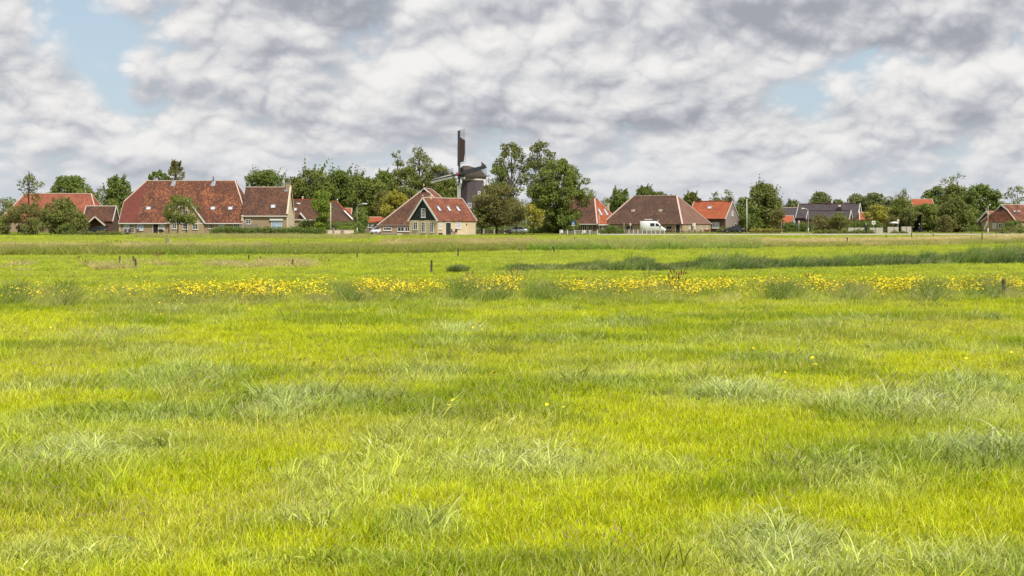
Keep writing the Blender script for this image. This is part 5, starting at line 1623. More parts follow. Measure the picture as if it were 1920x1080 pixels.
def rider(label, px, D, rz, lean=.25):
    """one continuous body grown from a skeleton, seated on the saddle with hands at the bar"""
    V = {'pel': (-.18, 0, 1.02), 'bel': (-.12, 0, 1.18), 'che': (-.02 + lean * .2, 0, 1.40), 'nk': (.05 + lean * .35, 0, 1.55), 'hd': (.10 + lean * .4, 0, 1.66), 'tp': (.10 + lean * .4, 0, 1.76)}
    rad = {'pel': .15, 'bel': .145, 'che': .165, 'nk': .065, 'hd': .105, 'tp': .085}
    E = [('pel', 'bel'), ('bel', 'che'), ('che', 'nk'), ('nk', 'hd'), ('hd', 'tp')]
    for s, n, kz, fz, fx in ((-1, 'l', .72, .30, .10), (1, 'r', .86, .52, .0)):
        V['sh' + n] = (.0 + lean * .25, s * .19, 1.46); V['el' + n] = (.16, s * .27, 1.24); V['wr' + n] = (.27, s * .27, 1.11); V['ha' + n] = (.32, s * .265, 1.085)
        V['hi' + n] = (-.15, s * .11, .97); V['kn' + n] = (.24, s * .13, kz); V['an' + n] = (-.02 + fx, s * .11, fz); V['to' + n] = (.14 + fx, s * .11, fz - .05)
        rad.update({'sh' + n: .075, 'el' + n: .052, 'wr' + n: .038, 'ha' + n: .045, 'hi' + n: .105, 'kn' + n: .066, 'an' + n: .048, 'to' + n: .042})
        E += [('che', 'sh' + n), ('sh' + n, 'el' + n), ('el' + n, 'wr' + n), ('wr' + n, 'ha' + n), ('pel', 'hi' + n), ('hi' + n, 'kn' + n), ('kn' + n, 'an' + n), ('an' + n, 'to' + n)]
    names = list(V)
    me = bpy.data.meshes.new('person')
    me.from_pydata([V[k] for k in names], [(names.index(a), names.index(b)) for a, b in E], [])
    o = bpy.data.objects.new('person', me); COL.objects.link(o)
    sk = o.modifiers.new('skin', 'SKIN'); sk.use_smooth_shade = True
    for i, k in enumerate(names):
        me.skin_vertices[0].data[i].radius = (rad[k], rad[k] * (1.15 if k in ('che', 'bel', 'pel') else 1))
        me.skin_vertices[0].data[i].use_root = (k == 'pel')
    o.modifiers.new('sub', 'SUBSURF').levels = 1
    o.modifiers['sub'].render_levels = 1
    dg = bpy.context.evaluated_depsgraph_get()
    me2 = bpy.data.meshes.new_from_object(o.evaluated_get(dg))
    o.modifiers.clear(); o.data = me2
    me2.materials.clear()
    for m in ('jacket', 'trousers', 'skin', 'tyre'): me2.materials.append(M[m])
    for p in me2.polygons:
        c = p.center; p.use_smooth = True
        if c.z > 1.56: p.material_index = 2
        elif c.x > .255 and c.z > 1.03 and abs(c.y) > .2: p.material_index = 2
        elif c.z < .36 or (c.x > .06 and c.z < .55): p.material_index = 3
        elif c.z < 1.04: p.material_index = 1
    o.location = (PX(px, D), D, zg(D) + .22); o.rotation_euler = (0, 0, R(rz))
    hx = .10 + lean * .4
    hm = MB(); hm.ball((hx - .025, 0, 1.735), .105, 0, 12, 8, .9)
    hm.build('hair', M['hair'], o)
    fc = MB(); fc.ball((hx + .115, 0, 1.665), .022, 0, 6, 4)
    fc.build('nose', M['skin'], o)
    tag(o, label, 'person', 'cyclists on the road')
    return o


bicycle('bicycle of the left hand rider, before the pale concrete blocks', 1624, 256.5, 78); rider('person in a dark jacket cycling away, before the pale concrete blocks', 1624, 256.5, 78, .15)
bicycle('bicycle of the right hand rider, before the dark open shed', 1726, 257.5, 168); rider('person in a dark jacket cycling left, before the dark open shed', 1726, 257.5, 168, .3)

# meadow fence posts: px, top, bottom, width m, lean, label
POSTS = [
    (313.5, 445.5, 461, .30, 0, 'thick grey gate post in the far left field before the farmhouse'),
    (307, 456, 462, .12, 0, 'short stub post left of the thick grey gate post'),
    (345.5, 452, 460, .14, 4, 'small post right of the thick grey gate post'),
    (372.5, 456, 461, .10, 0, 'tiny post in the far field below the farmhouse right half'),
    (150.5, 465, 474, .09, 0, 'thin post in the weedy bank at the far left'),
    (224, 480, 497, .085, -3, 'thin leaning post left of the pair in the left field'),
    (251, 479.5, 494, .085, -8, 'back one of a crossing pair of posts in the left field'),
    (255, 485, 506, .095, 5, 'front one of a crossing pair of posts in the left field'),
    (467, 478, 490, .085, 2, 'dark post in the grass bank below the farmhouse annex'),
    (488, 481, 489, .11, 0, 'stubby post right of the dark bank post below the annex'),
    (548.5, 486, 501, .08, 0, 'thin dark post in the field left of the yellow flowers centre'),
    (541.5, 452, 457, .09, 0, 'tiny far post below the end of the rose hedge'),
    (669.5, 474, 485, .08, 0, 'thin post at the bank foot below the street lamp'),
    (678, 452, 459, .10, 0, 'short post under the roadside shrubs near the drive'),
    (765, 474, 483, .07, 0, 'pale thin stick in the bank below the cottage left wall'),
    (785.5, 465, 478, .06, 0, 'pale thin stick in the bank below the black gable'),
    (809, 488, 512, .095, 1, 'tall dark post standing alone left of the round rush bush'),
    (858.5, 465, 483, .085, 2, 'slim leaning post in the bank below the cottage terrace'),
    (978, 458, 476, .06, 0, 'thin pale stick in the bank below the silver saloon'),
    (1039.5, 461, 475, .10, 8, 'leaning dark post in the bank below the broad tree'),
    (1077, 445, 460, .13, 2, 'brown post below the slatted fence'),
    (1092, 452, 459, .10, 0, 'left one of two short posts below the slatted fence'),
    (1096, 452.5, 458, .08, 0, 'right one of two short posts below the slatted fence'),
    (1218.5, 457, 464, .10, 0, 'short dark post in the green bank below the camper van'),
    (1255, 455, 469, .07, 0, 'thin dark post in the green bank right of the camper van'),
    (1282, 443, 453, .45, 0, 'broad grey box shaped post in the bank below the great barn'),
    (1350.5, 449, 457, .16, 20, 'dark tilted stump in the green bank below the orange roofed house'),
    (1588.5, 445, 461, .11, 0, 'dark post in the pinkish grass below the willow bushes'),
    (1661.5, 440, 449, .10, 0, 'first dark post of the road fence, right of the white sign'),
    (1709.5, 436.5, 448.5, .11, 0, 'dark road fence post below the dark open shed'),
    (1750, 438.5, 447.5, .10, 4, 'dark road fence post right of the right hand cyclist'),
    (1795.5, 439, 446, .09, 0, 'dark road fence post below the olive round tree'),
    (1745.5, 433, 438, .10, 0, 'far dark post beyond the road below the overgrown tree'),
    (1821, 433, 439, .13, 0, 'far dark post beyond the road left of the lamp post'),
    (1841.5, 436, 456, .10, 0, 'tall dark post in the pinkish grass left of the lamp post'),
    (1868, 434, 441, .11, 0, 'dark post between the lamp post and the bush mound'),
    (1856.5, 439, 444, .07, 0, 'tiny dark stake below the lamp post on the right'),
    (1881, 524, 560, .095, 0, 'stout brown post among the yellow flowers at the right edge'),
    (1857, 531, 548, .05, 0, 'thin dark stake left of the stout brown post'),
]
for i, (px_, top, bot, w, ln_, lab) in enumerate(POSTS):
    x, D, z = gp(px_, bot)
    h = PZ(top, D) - z
    rr = np.random.default_rng(i)
    m = MB()
    n = 7
    w *= 1.45
    rings = []
    for q, f_ in ((-.3, 1.0), (0, 1.0), (h * .5, .97), (h - .05, .93), (h, .74)):
        rings.append([((w / 2) * f_ * math.cos(2 * math.pi * k / n + .3) * (1 + .1 * math.sin(k * 2.1)), (w / 2) * f_ * math.sin(2 * math.pi * k / n + .3), q + (.03 * math.sin(k * 1.7) if q >= h - .06 else 0)) for k in range(n)])
    m.loft(rings)
    o = m.build('fence_post', M['greywood'] if ('pale' in lab or 'grey' in lab) else M['wood'], None, 0, (x, D, z))
    o.rotation_euler = (R(rr.uniform(-2, 2)), R(ln_), rr.uniform(0, 3))
    tag(o, lab, 'fence post', 'fence posts in the meadow')


# ------------------------------------------------------------------ grass, reeds and flowers
def blade_mat(name, trans=0.38, tip=(0.62, 0.56, 0.34), tipf=0.35, rough=0.42, spec=0.07, hue=0.30):
    m, g, out = new_mat(name)
    ti = g.n('ShaderNodeAttribute', attribute_type='INSTANCER', attribute_name='tint')
    hh = g.n('ShaderNodeAttribute', attribute_type='GEOMETRY', attribute_name='h')
    ge = g.n('ShaderNodeNewGeometry')
    rn = ge.outputs['Random Per Island']
    k = g.lin(rn, 0, 1, 0.55, 1.45)
    sc = g.n('ShaderNodeVectorMath', operation='SCALE'); g.put(sc.inputs[0], ti.outputs['Vector']); g.put(sc.inputs[3], k)
    f = g.m('MULTIPLY', g.smooth(hh.outputs['Fac'], 0.55, 1.0), g.m('MULTIPLY', tipf, g.smooth(rn, 0.35, 0.9, 0.2, 1.4)))
    r2 = g.m('FRACT', g.m('MULTIPLY', rn, 13.7)); lum = g.n('ShaderNodeSeparateXYZ'); g.put(lum.inputs[0], sc.outputs[0])
    hv = g.mix(r2, (0.66, 1.0, 0.9), (1.22, 1.0, 0.9)); hm_ = g.n('ShaderNodeVectorMath', operation='MULTIPLY'); g.put(hm_.inputs[0], sc.outputs[0]); g.put(hm_.inputs[1], hv)
    sc2 = g.mix(hue * 2, sc.outputs[0], hm_.outputs[0])
    sx_ = g.n('ShaderNodeSeparateXYZ'); g.put(sx_.inputs[0], ti.outputs['Vector'])
    f = g.m('MULTIPLY', f, g.lin(sx_.outputs[2], 0.02, 0.14, 0.14, 1.9), None, True)  # dry pale tips; on pale tufts whitened further as painted highlights
    c = g.mix(f, sc2, tip)
    c = g.mix(g.m('MULTIPLY', g.smooth(rn, 0.90, 0.94, 0.0, 0.75), g.lin(sx_.outputs[2], 0.01, 0.12, 0.35, 1.0)), c, (0.80, 0.76, 0.50))  # white glints painted as pale straw colour over some whole blades
    p = g.n('ShaderNodeBsdfPrincipled'); g.put(p.inputs['Base Color'], c)
    p.inputs['Roughness'].default_value = rough; p.inputs['Specular IOR Level'].default_value = spec
    bn = bent_normal(g, 0.30); g.t.links.new(bn, p.inputs['Normal'])
    tr = g.n('ShaderNodeBsdfTranslucent')
    tv = g.n('ShaderNodeVectorMath', operation='MULTIPLY'); g.put(tv.inputs[0], c); tv.inputs[1].default_value = (1.25, 1.25, 0.55)
    g.put(tr.inputs[0], tv.outputs[0])
    mx = g.n('ShaderNodeMixShader'); mx.inputs[0].default_value = trans
    g.t.links.new(p.outputs[0], mx.inputs[1]); g.t.links.new(tr.outputs[0], mx.inputs[2])
    g.t.links.new(mx.outputs[0], out.inputs[0])
    return m


M['blade'] = blade_mat('grass_blade', tip=(0.74, 0.70, 0.36))
M['paleblade'] = blade_mat('pale_grass_blade', 0.30, (0.86, 0.86, 0.66), 0.55, 0.32, 0.45, 0.1)
M['reedblade'] = blade_mat('reed_blade', 0.3, (0.50, 0.48, 0.22), 0.15)
M['petal'] = simple('yellow_petal', (0.85, 0.66, 0.010), 0.5, 0, 0.12, 9, 0.3, 0)
def head_mat(name, col):
    m, g, out = new_mat(name)
    p = principled(g, out, col, 0.85, 0, 0.15)
    bn = bent_normal(g, 0.5); g.t.links.new(bn, p.inputs['Normal'])
    tr = g.n('ShaderNodeBsdfTranslucent'); tr.inputs[0].default_value = (*col, 1)
    mx = g.n('ShaderNodeMixShader'); mx.inputs[0].default_value = 0.5
    g.t.links.new(p.outputs[0], mx.inputs[1]); g.t.links.new(tr.outputs[0], mx.inputs[2]); g.t.links.new(mx.outputs[0], out.inputs[0])
    return m


M['seed'] = head_mat('seed_head', (0.52, 0.42, 0.22))
M['dockseed'] = simple('rusty_dock_seed', (0.24, 0.085, 0.05), 0.85, 0, 0.25, 9, 0.2, 0)


def tuft(name, nb, rad, h0, h1, w, bend, seed, seg=4, heads=0, head_m=1, spread=0.5, wind=0.35, headsize=.02, mats=('blade', 'seed'), head_kind='seed', stiff=0.0):
    rg = np.random.default_rng(seed)
    V, Q, MI, HA = [], [], [], []
    for i in range(nb):
        a = rg.uniform(0, 2 * math.pi); r = rad * rg.uniform(0, 1) ** .5
        bx, by = r * math.cos(a), r * math.sin(a)
        L = rg.uniform(h0, h1); az = a + rg.normal() * .9
        dx, dy = math.cos(az) * spread + wind * rg.uniform(.4, 1.4), math.sin(az) * spread + wind * .25
        bd = bend * rg.uniform(.35, 1.3)
        th = rg.uniform(0, math.pi); sx, sy = math.cos(th), math.sin(th)
        dn = math.hypot(dx, dy) + 1e-6; ux, uy = dx / dn, dy / dn
        ang = .12 + .25 * min(1, dn) * (1 - stiff); x = 0.0; z = 0.0
        b0 = len(V)
        ww = w * rg.uniform(.7, 1.3)
        for k in range(seg + 1):
            t = k / seg
            q = ww * (1 - t ** 1.8) * (0.75 + .5 * min(1, t * 3)) * .5 + .0004
            cx_, cy_, cz_ = bx + ux * x, by + uy * x, z
            V.append((cx_ - sx * q, cy_ - sy * q, cz_)); V.append((cx_ + sx * q, cy_ + sy * q, cz_))
            HA += [t, t]
            ang += bd / seg * (0.5 + 1.3 * t)
            x += math.sin(ang) * L / seg; z += math.cos(ang) * L / seg
        for k in range(seg):
            Q.append((b0 + 2 * k, b0 + 2 * k + 1, b0 + 2 * k + 3, b0 + 2 * k + 2)); MI.append(0)
        if i < heads:
            c = np.array(((V[-1][0] + V[-2][0]) / 2, (V[-1][1] + V[-2][1]) / 2, V[-1][2]))
            if head_kind == 'flower':
                nr = np.array((rg.normal() * .45, -.25 + rg.normal() * .45, 1.0)); nr /= np.linalg.norm(nr)
                ta = np.cross(nr, (1, .2, .1)); ta /= np.linalg.norm(ta); tb = np.cross(nr, ta)
                b1 = len(V); hs = headsize * rg.uniform(.7, 1.3)
                V.append(tuple(c - nr * hs * .3)); HA.append(1)
                for k in range(6):
                    aa = k * math.pi / 3; V.append(tuple(c + (ta * math.cos(aa) + tb * math.sin(aa)) * hs)); HA.append(1)
                for k in range(0, 6, 2): Q.append((b1, b1 + 1 + k, b1 + 1 + (k + 1) % 6, b1 + 1 + (k + 2) % 6)); MI.append(head_m)
            else:
                d = np.array((V[-1][0] - V[-3][0], V[-1][1] - V[-3][1], V[-1][2] - V[-3][2])); d /= np.linalg.norm(d) + 1e-9
                s = np.cross(d, (0.3, 1, .2)); s /= np.linalg.norm(s); s2 = np.cross(d, s)
                hl = headsize * 5; b1 = len(V)
                for p in (c - d * hl * .5, c + s * headsize * .5, c - s * headsize * .5, c + s2 * headsize * .5, c - s2 * headsize * .5, c + d * hl * .5): V.append(tuple(p)); HA.append(1)
                Q.append((b1, b1 + 1, b1 + 5, b1 + 2)); Q.append((b1, b1 + 3, b1 + 5, b1 + 4)); MI += [head_m, head_m]
    return np_mesh(name, V, Q, [M[m] for m in mats], attrs={'h': ('FLOAT', 'POINT', np.array(HA, np.float32))}, link=False, mi=MI)


def scatter(name, label, cat, tufts, pos, rotz, tilt, scl, kind, tint):
    """one object: points carrying attributes, every point grows one of the tufts"""
    n = len(pos)
    rot = np.zeros((n, 3), np.float32); rot[:, 2] = rotz; rot[:, 0] = tilt[:, 0]; rot[:, 1] = tilt[:, 1]
    coll = bpy.data.collections.new(name + '_tufts')
    for t in tufts: coll.objects.link(t)
    o = np_mesh(name, pos, np.zeros((0, 4)), M['blade'], attrs={
        'rot': ('FLOAT_VECTOR', 'POINT', rot), 'scl': ('FLOAT_VECTOR', 'POINT', np.asarray(scl, np.float32)),
        'pick': ('INT', 'POINT', np.asarray(kind, np.int32)), 'tint': ('FLOAT_VECTOR', 'POINT', np.asarray(tint, np.float32))})
    tree_ = bpy.data.node_groups.new(name + '_growth', 'GeometryNodeTree')
    tree_.interface.new_socket('Geometry', in_out='INPUT', socket_type='NodeSocketGeometry')
    tree_.interface.new_socket('Geometry', in_out='OUTPUT', socket_type='NodeSocketGeometry')
    N, Lk = tree_.nodes, tree_.links
    gi, go = N.new('NodeGroupInput'), N.new('NodeGroupOutput')
    ip = N.new('GeometryNodeInstanceOnPoints')
    ci = N.new('GeometryNodeCollectionInfo'); ci.inputs['Collection'].default_value = coll
    ci.inputs['Separate Children'].default_value = True; ci.inputs['Reset Children'].default_value = True
    def na(nm, ty):
        a = N.new('GeometryNodeInputNamedAttribute'); a.data_type = ty; a.inputs['Name'].default_value = nm; return a.outputs['Attribute']
    er = N.new('FunctionNodeEulerToRotation')
    Lk.new(na('rot', 'FLOAT_VECTOR'), er.inputs[0])
    Lk.new(gi.outputs[0], ip.inputs['Points']); Lk.new(ci.outputs[0], ip.inputs['Instance'])
    ip.inputs['Pick Instance'].default_value = True
    Lk.new(na('pick', 'INT'), ip.inputs['Instance Index']); Lk.new(er.outputs[0], ip.inputs['Rotation']); Lk.new(na('scl', 'FLOAT_VECTOR'), ip.inputs['Scale'])
    Lk.new(ip.outputs[0], go.inputs[0])
    md = o.modifiers.new('growth', 'NODES'); md.node_group = tree_
    return tag(o, label, cat, None, 'stuff')


# ground depth for a pixel row, as a table
_yr = np.arange(431, 1400, 0.25)
_Dr = np.array([gp(960, y)[1] for y in _yr])
def Dy(y): return np.interp(y, _yr, _Dr)
def zgv(D):
    a = np.clip((D - 120) / 125, 0, 1); b = np.clip((D - 245) / 85, 0, 1)
    return .85 * a * a * (3 - 2 * a) + .15 * b * b * (3 - 2 * b)


rg = np.random.default_rng(42)
C_YEL, C_GRN, C_DRK = np.array((.50, .525, .008)), np.array((.385, .435, .009)), np.array((.155, .240, .012))
C_GLA, C_STR, C_OLI = np.array((.46, .54, .19)), np.array((.56, .46, .16)), np.array((.25, .29, .035))

# ---- the meadow sward
def pick_sward():
    NP = 175000
    u = rg.uniform(0, 1, NP); e = .62
    lo, hi = 7.0 ** e, 243.0 ** e
    D = (lo + (hi - lo) * u) ** (1 / e)
    x = rg.uniform(-1, 1, NP) * (D * .41 + 3.5)
    return x, D


x, D = pick_sward()
n1 = fbm(x * .22 + 40, D * .22 + 3, 1, 4)                     # broad light and dark areas
n2 = fbm(x * .55 + 9, D * .40 + 71, 2, 4)                     # tufts of long grass
n3 = fbm(x * 1.5, D * 1.1 + 20, 3, 3)
n4 = fbm(x * .35 + 77, D * .5 + 9, 5, 4)
gl = .35 * np.clip((n2 - .63) / .06, 0, 1) * np.clip((70 - D) / 25, 0, 1)
# long pale tufts where the photograph shows them (pixel centre, half sizes, strength)
for cx_, cy_, w_, h_, k_ in ((1390, 742, 110, 22, 1), (1560, 755, 120, 20, .9), (1770, 770, 170, 30, 1), (960, 868, 160, 34, 1), (150, 858, 150, 30, 1), (1500, 1050, 170, 52, 1.1), (1780, 1060, 150, 25, .7),
                             (530, 768, 70, 26, .8), (1830, 850, 110, 26, 1), (860, 622, 50, 8, 1), (1590, 905, 110, 34, .55), (230, 630, 60, 9, .6), (1220, 700, 120, 14, .5), (120, 1050, 160, 30, .6), (800, 1000, 60, 25, .5),
                             (60, 800, 90, 20, .3), (1860, 740, 80, 25, .6), (760, 1060, 130, 14, .4), (1640, 660, 110, 9, .5), (300, 790, 120, 14, .5), (650, 760, 80, 14, .6)):
    a, b, c = gp(cx_, cy_); a2 = w_ / F * b; b2 = abs(gp(cx_, cy_ - h_)[1] - gp(cx_, cy_ + h_)[1]) / 2
    gl = np.maximum(gl, k_ * np.exp(-((x - a) / a2) ** 2 - ((D - b) / b2) ** 2) * 1.15 * (.25 + 1.2 * n3))
gl = np.clip(gl, 0, 1)
dk = np.clip((n4 - .50) / .12, 0, 1)
for cx_, cy_, w_, h_, k_ in ((390, 590, 60, 9, 1.2), (240, 634, 45, 9, 1.0), (1000, 604, 90, 6, .8), (815, 606, 30, 8, 1), (1680, 640, 70, 6, .8), (1500, 895, 150, 28, .8), (1520, 870, 26, 22, 1), (760, 1000, 90, 30, 1), (520, 990, 120, 20, .8),
                             (300, 840, 120, 18, .5), (1780, 800, 60, 14, .8), (1330, 640, 100, 10, .5), (540, 790, 50, 14, .9), (760, 700, 90, 10, .8), (1070, 690, 80, 8, .8), (250, 690, 40, 12, .6)):
    a, b, c = gp(cx_, cy_); a2 = w_ / F * b; b2 = abs(gp(cx_, cy_ - h_)[1] - gp(cx_, cy_ + h_)[1]) / 2
    dk = np.maximum(dk, k_ * np.exp(-((x - a) / a2) ** 2 - ((D - b) / b2) ** 2))
dk = np.clip(dk, 0, 1)
tint = C_YEL + (C_GRN - C_YEL) * np.clip((n1 - .42) / .30, 0, 1)[:, None]
tint = tint + (C_DRK - tint) * (dk * .62)[:, None]
st = np.clip((fbm(x * .3, D * .35 + 55, 8, 4) - .56) / .08, 0, 1)
tint = tint + (C_STR - tint) * (st * .16)[:, None]
tint = tint + (C_GLA - tint) * (gl * .75)[:, None]
far = np.clip((D - 45) / 50, 0, 1)[:, None]
tint = tint * (1 - far) + (tint * .5 + np.array((.42, .49, .045)) * .5) * far
tint *= rg.uniform(.74, 1.26, len(x))[:, None]
kind = rg.integers(0, 4, len(x))
lng = rg.uniform(0, 1, len(x)) < gl * .34
kind = np.where(lng, 4 + rg.integers(0, 3, len(x)), kind)
sd = (rg.uniform(0, 1, len(x)) < .015 + .05 * st) & ~lng
kind = np.where(sd, 7 + rg.integers(0, 2, len(x)), kind)
sc = np.where(lng, (D / 14) ** .12, (D / 14) ** .30) * rg.uniform(.75, 1.3, len(x)) * (0.85 + .35 * dk + .12 * gl)
hz = np.where(D > 70, .62, 1.0) * (0.8 + .55 * n3)
stripes = (D > 150) & (D < 240)
pos = np.stack([x, D, zgv(D) - .01], 1)
# thin out what the road, the posts' gate way and the drive cover
keep = np.ones(len(x), bool)
pxx = x / D * F + 960
keep &= ~((D > 236))
tilt = np.stack([rg.normal(0, .12, len(x)), rg.normal(.02, .12, len(x))], 1)
scl = np.stack([sc, sc, sc * hz], 1)
TU = [tuft('grass_tuft', 40, .15, .08, .17, .0065, 1.0, 11), tuft('grass_tuft', 42, .17, .07, .155, .006, .8, 12), tuft('grass_tuft', 36, .14, .09, .19, .0065, 1.2, 13), tuft('grass_tuft', 40, .19, .06, .15, .007, .7, 14),
      tuft('grass_tuft', 34, .15, .18, .36, .012, 2.5, 15, 6, wind=.35, mats=('paleblade', 'seed')), tuft('grass_tuft', 36, .18, .15, .31, .011, 2.8, 16, 6, wind=.25, mats=('paleblade', 'seed')), tuft('grass_tuft', 30, .13, .20, .40, .012, 2.2, 17, 6, wind=.5, mats=('paleblade', 'seed')),
      tuft('grass_tuft', 12, .16, .24, .42, .0035, .7, 18, 4, heads=9, headsize=.012, wind=.3), tuft('grass_tuft', 9, .18, .22, .36, .0035, .6, 19, 4, heads=7, headsize=.010, wind=.3)]
scatter('meadow_grass', 'bright yellow green grass with paler long tufts covering the whole meadow', 'grass', TU, pos[keep], rg.uniform(-1.2, 1.2, keep.sum()) + rg.choice([0, 0, math.pi], keep.sum()), tilt[keep], scl[keep], kind[keep], tint[keep])


def line_y(xs, pts):
    p = np.array(pts, float)
    return np.interp(xs, p[:, 0], p[:, 1])


def band(n, x0, x1, base, thick, pw=1.0):
    """points on the ground in a strip seen between pixel rows base(x) and base(x)-thick(x)"""
    px_ = rg.uniform(x0, x1, n); t = rg.uniform(0, 1, n) ** pw
    y = line_y(px_, base) - t * (line_y(px_, thick) if not np.isscalar(thick) else thick)
    D = Dy(y); X = (px_ - 960) / F * D
    return px_, t, X, D


def jit(n, s=.1): return np.stack([rg.normal(0, s, n), rg.normal(.05, s, n)], 1)


# ---- rough banks of tall grass along the ditches
px1, t1, x1_, D1 = band(15000, -260, 1040, [(-260, 482), (0, 480), (420, 480), (700, 478), (880, 473), (1040, 469)], [(-260, 15), (700, 14), (1040, 8)])
nn = fbm(px1 * .02, t1 * 2 + 5, 21, 3)
tn = C_OLI + (np.array((.62, .50, .22)) - C_OLI) * np.clip((t1 - .50) * 1.6 + (nn - .5) * 3.6, 0, .95)[:, None]
tn = tn + (np.array((.19, .27, .03)) - tn) * (np.clip((px1 - 230) / 120, 0, 1) * np.clip((640 - px1) / 160, 0, 1) * np.clip(.75 - t1, 0, 1))[:, None]
h1 = .55 + .35 * nn
px2, t2, x2_, D2 = band(9000, 1000, 1420, [(1000, 471), (1200, 470), (1420, 467)], [(1000, 9), (1080, 13), (1420, 14)])
nn2 = fbm(px2 * .03, t2 * 3, 22, 3)
tn2 = np.array((.19, .31, .03)) + (np.array((.42, .45, .12)) - np.array((.19, .31, .03))) * np.clip(t2 * .9 + (nn2 - .5) * 2, 0, 1)[:, None]
h2 = .40 + .55 * nn2
px3, t3, x3_, D3 = band(11000, 1320, 2200, [(1320, 467), (1450, 465), (1700, 462), (1920, 457), (2200, 453)], [(1320, 6), (1400, 11), (1700, 10), (1800, 12), (2200, 14)])
nn3 = fbm(px3 * .025, t3 * 3, 23, 3)
tn3 = np.array((.32, .33, .07)) + (np.array((.74, .56, .30)) - np.array((.32, .33, .07))) * np.clip(t3 * 1.5 - .1 + (nn3 - .5) * 2.2, 0, 1)[:, None]
h3 = .42 + .35 * nn3
# rough verge in front of the hedge, and weeds below the cottage lawn
px4, t4, x4_, D4 = band(3600, 250, 690, [(250, 447), (690, 449)], 6)
tn4 = np.tile(np.array((.36, .37, .09)), (len(px4), 1)) + (np.array((.42, .33, .16)) - np.array((.36, .37, .09))) * (fbm(px4 * .03, t4 * 2, 24, 3) > .52)[:, None] * .6
px5, t5, x5_, D5 = band(1500, 720, 1000, [(720, 459), (1000, 456)], 7)
tn5 = np.tile(np.array((.50, .40, .17)), (len(px5), 1))
px6, t6, x6_, D6 = band(2600, 1120, 2100, [(1120, 440.5), (1500, 440.5), (1690, 442), (2100, 438)], 3)
tn6 = np.tile(np.array((.66, .55, .27)), (len(px6), 1))
px7, t7, x7_, D7 = band(1900, -100, 620, [(-100, 512), (300, 506), (620, 503)], 14)
k7 = fbm(px7 * .03, t7 * 2, 27, 3) > .5
px7, t7, x7_, D7 = px7[k7], t7[k7], x7_[k7], D7[k7]
tn7 = np.tile(np.array((.58, .48, .20)), (len(px7), 1)) * rg.uniform(.6, 1.1, len(px7))[:, None]
X = np.concatenate([x1_, x2_, x3_, x4_, x5_, x6_, x7_]); DD = np.concatenate([D1, D2, D3, D4, D5, D6, D7]); TN = np.concatenate([tn, tn2, tn3, tn4, tn5, tn6, tn7])
HH = np.concatenate([h1, h2, h3, np.full(len(px4), .50), np.full(len(px5), .40) * rg.uniform(.6, 1.4, len(px5)), np.full(len(px6), .22), np.full(len(px7), .38)])
keep = ~((DD > 238) & (X / DD * F + 960 > 690) & (DD > 246))
X, DD, TN, HH = X[keep], DD[keep], TN[keep], HH[keep]
n = len(X)
HH = HH * rg.uniform(.6, 1.4, n)
TN = TN * rg.uniform(.75, 1.25, n)[:, None]
BK = [tuft('bank_tuft', 42, .45, .6, 1.05, .022, 1.0, 31, 4, spread=.35, wind=.25, mats=('reedblade', 'seed')), tuft('bank_tuft', 36, .42, .55, 1.0, .020, 1.3, 32, 4, spread=.45, wind=.3, mats=('reedblade', 'seed')), tuft('bank_tuft', 34, .42, .6, 1.1, .014, .7, 33, 4, heads=10, headsize=.03, spread=.3, wind=.25, mats=('reedblade', 'seed'))]
scatter('bank_grass', 'tall olive and straw coloured grass along the ditch banks', 'grass', BK, np.stack([X, DD, zgv(DD) - .02], 1), rg.uniform(-.7, .7, n), jit(n), np.stack([.9 + .4 * HH, .9 + .4 * HH, HH], 1), rg.integers(0, 3, n), TN)

# ---- reed belt on the right
RB = [(870, 511), (1000, 510), (1200, 510), (1400, 507), (1600, 502), (1800, 497), (1920, 496), (2250, 492)]
px_, t_, X, DD = band(7000, 880, 2250, RB, 9)
hp = np.interp(px_, [880, 930, 1000, 1060, 1150, 1180, 1205, 1230, 1270, 1330, 1360, 1400, 1600, 1700, 1780, 1850, 1900, 2000, 2250], [5, 9, 16, 16, 20, 30, 27, 17, 15, 28, 27, 24, 24, 23, 23, 34, 32, 30, 30])
nn = fbm(px_ * .035, t_ * 2, 41, 4)
hm = hp / (F / DD) * (.30 + .85 * nn) * (.45 + 1.15 * fbm(px_ * .11, t_ * 1.5, 44, 2)) * rg.uniform(.65, 1.2, len(px_))
tn = np.array((.060, .115, .020)) + (np.array((.16, .245, .040)) - np.array((.060, .115, .020))) * np.clip((nn - .42) * 4, 0, 1)[:, None]
tn = tn + (np.array((.46, .42, .20)) - tn) * ((rg.uniform(0, 1, len(px_)) < .10) * .7)[:, None]
tn = tn * rg.uniform(.7, 1.25, len(px_))[:, None]
kp = rg.uniform(0, 1, len(px_)) < np.interp(px_, [880, 1000, 1300, 2250], [.25, .6, 1, 1])
RT = [tuft('reed_tuft', 30, .34, .65, 1.05, .026, .9, 51, 4, spread=.22, wind=.22, mats=('reedblade', 'seed')), tuft('reed_tuft', 26, .30, .7, 1.1, .022, 1.2, 52, 5, spread=.3, wind=.3, mats=('reedblade', 'seed')), tuft('reed_tuft', 22, .32, .75, 1.15, .018, .5, 53, 4, heads=2, headsize=.030, spread=.18, wind=.2, mats=('reedblade', 'seed'))]
n = kp.sum()
scatter('reed_bed', 'dark green reeds along the ditch crossing the right half of the meadow', 'reeds', RT, np.stack([X, DD, zgv(DD) - .02], 1)[kp], rg.uniform(-.5, .5, n), jit(n, .07), np.stack([.5 + .5 * hm, .5 + .5 * hm, hm], 1)[kp], rg.integers(0, 3, len(px_))[kp], tn[kp])

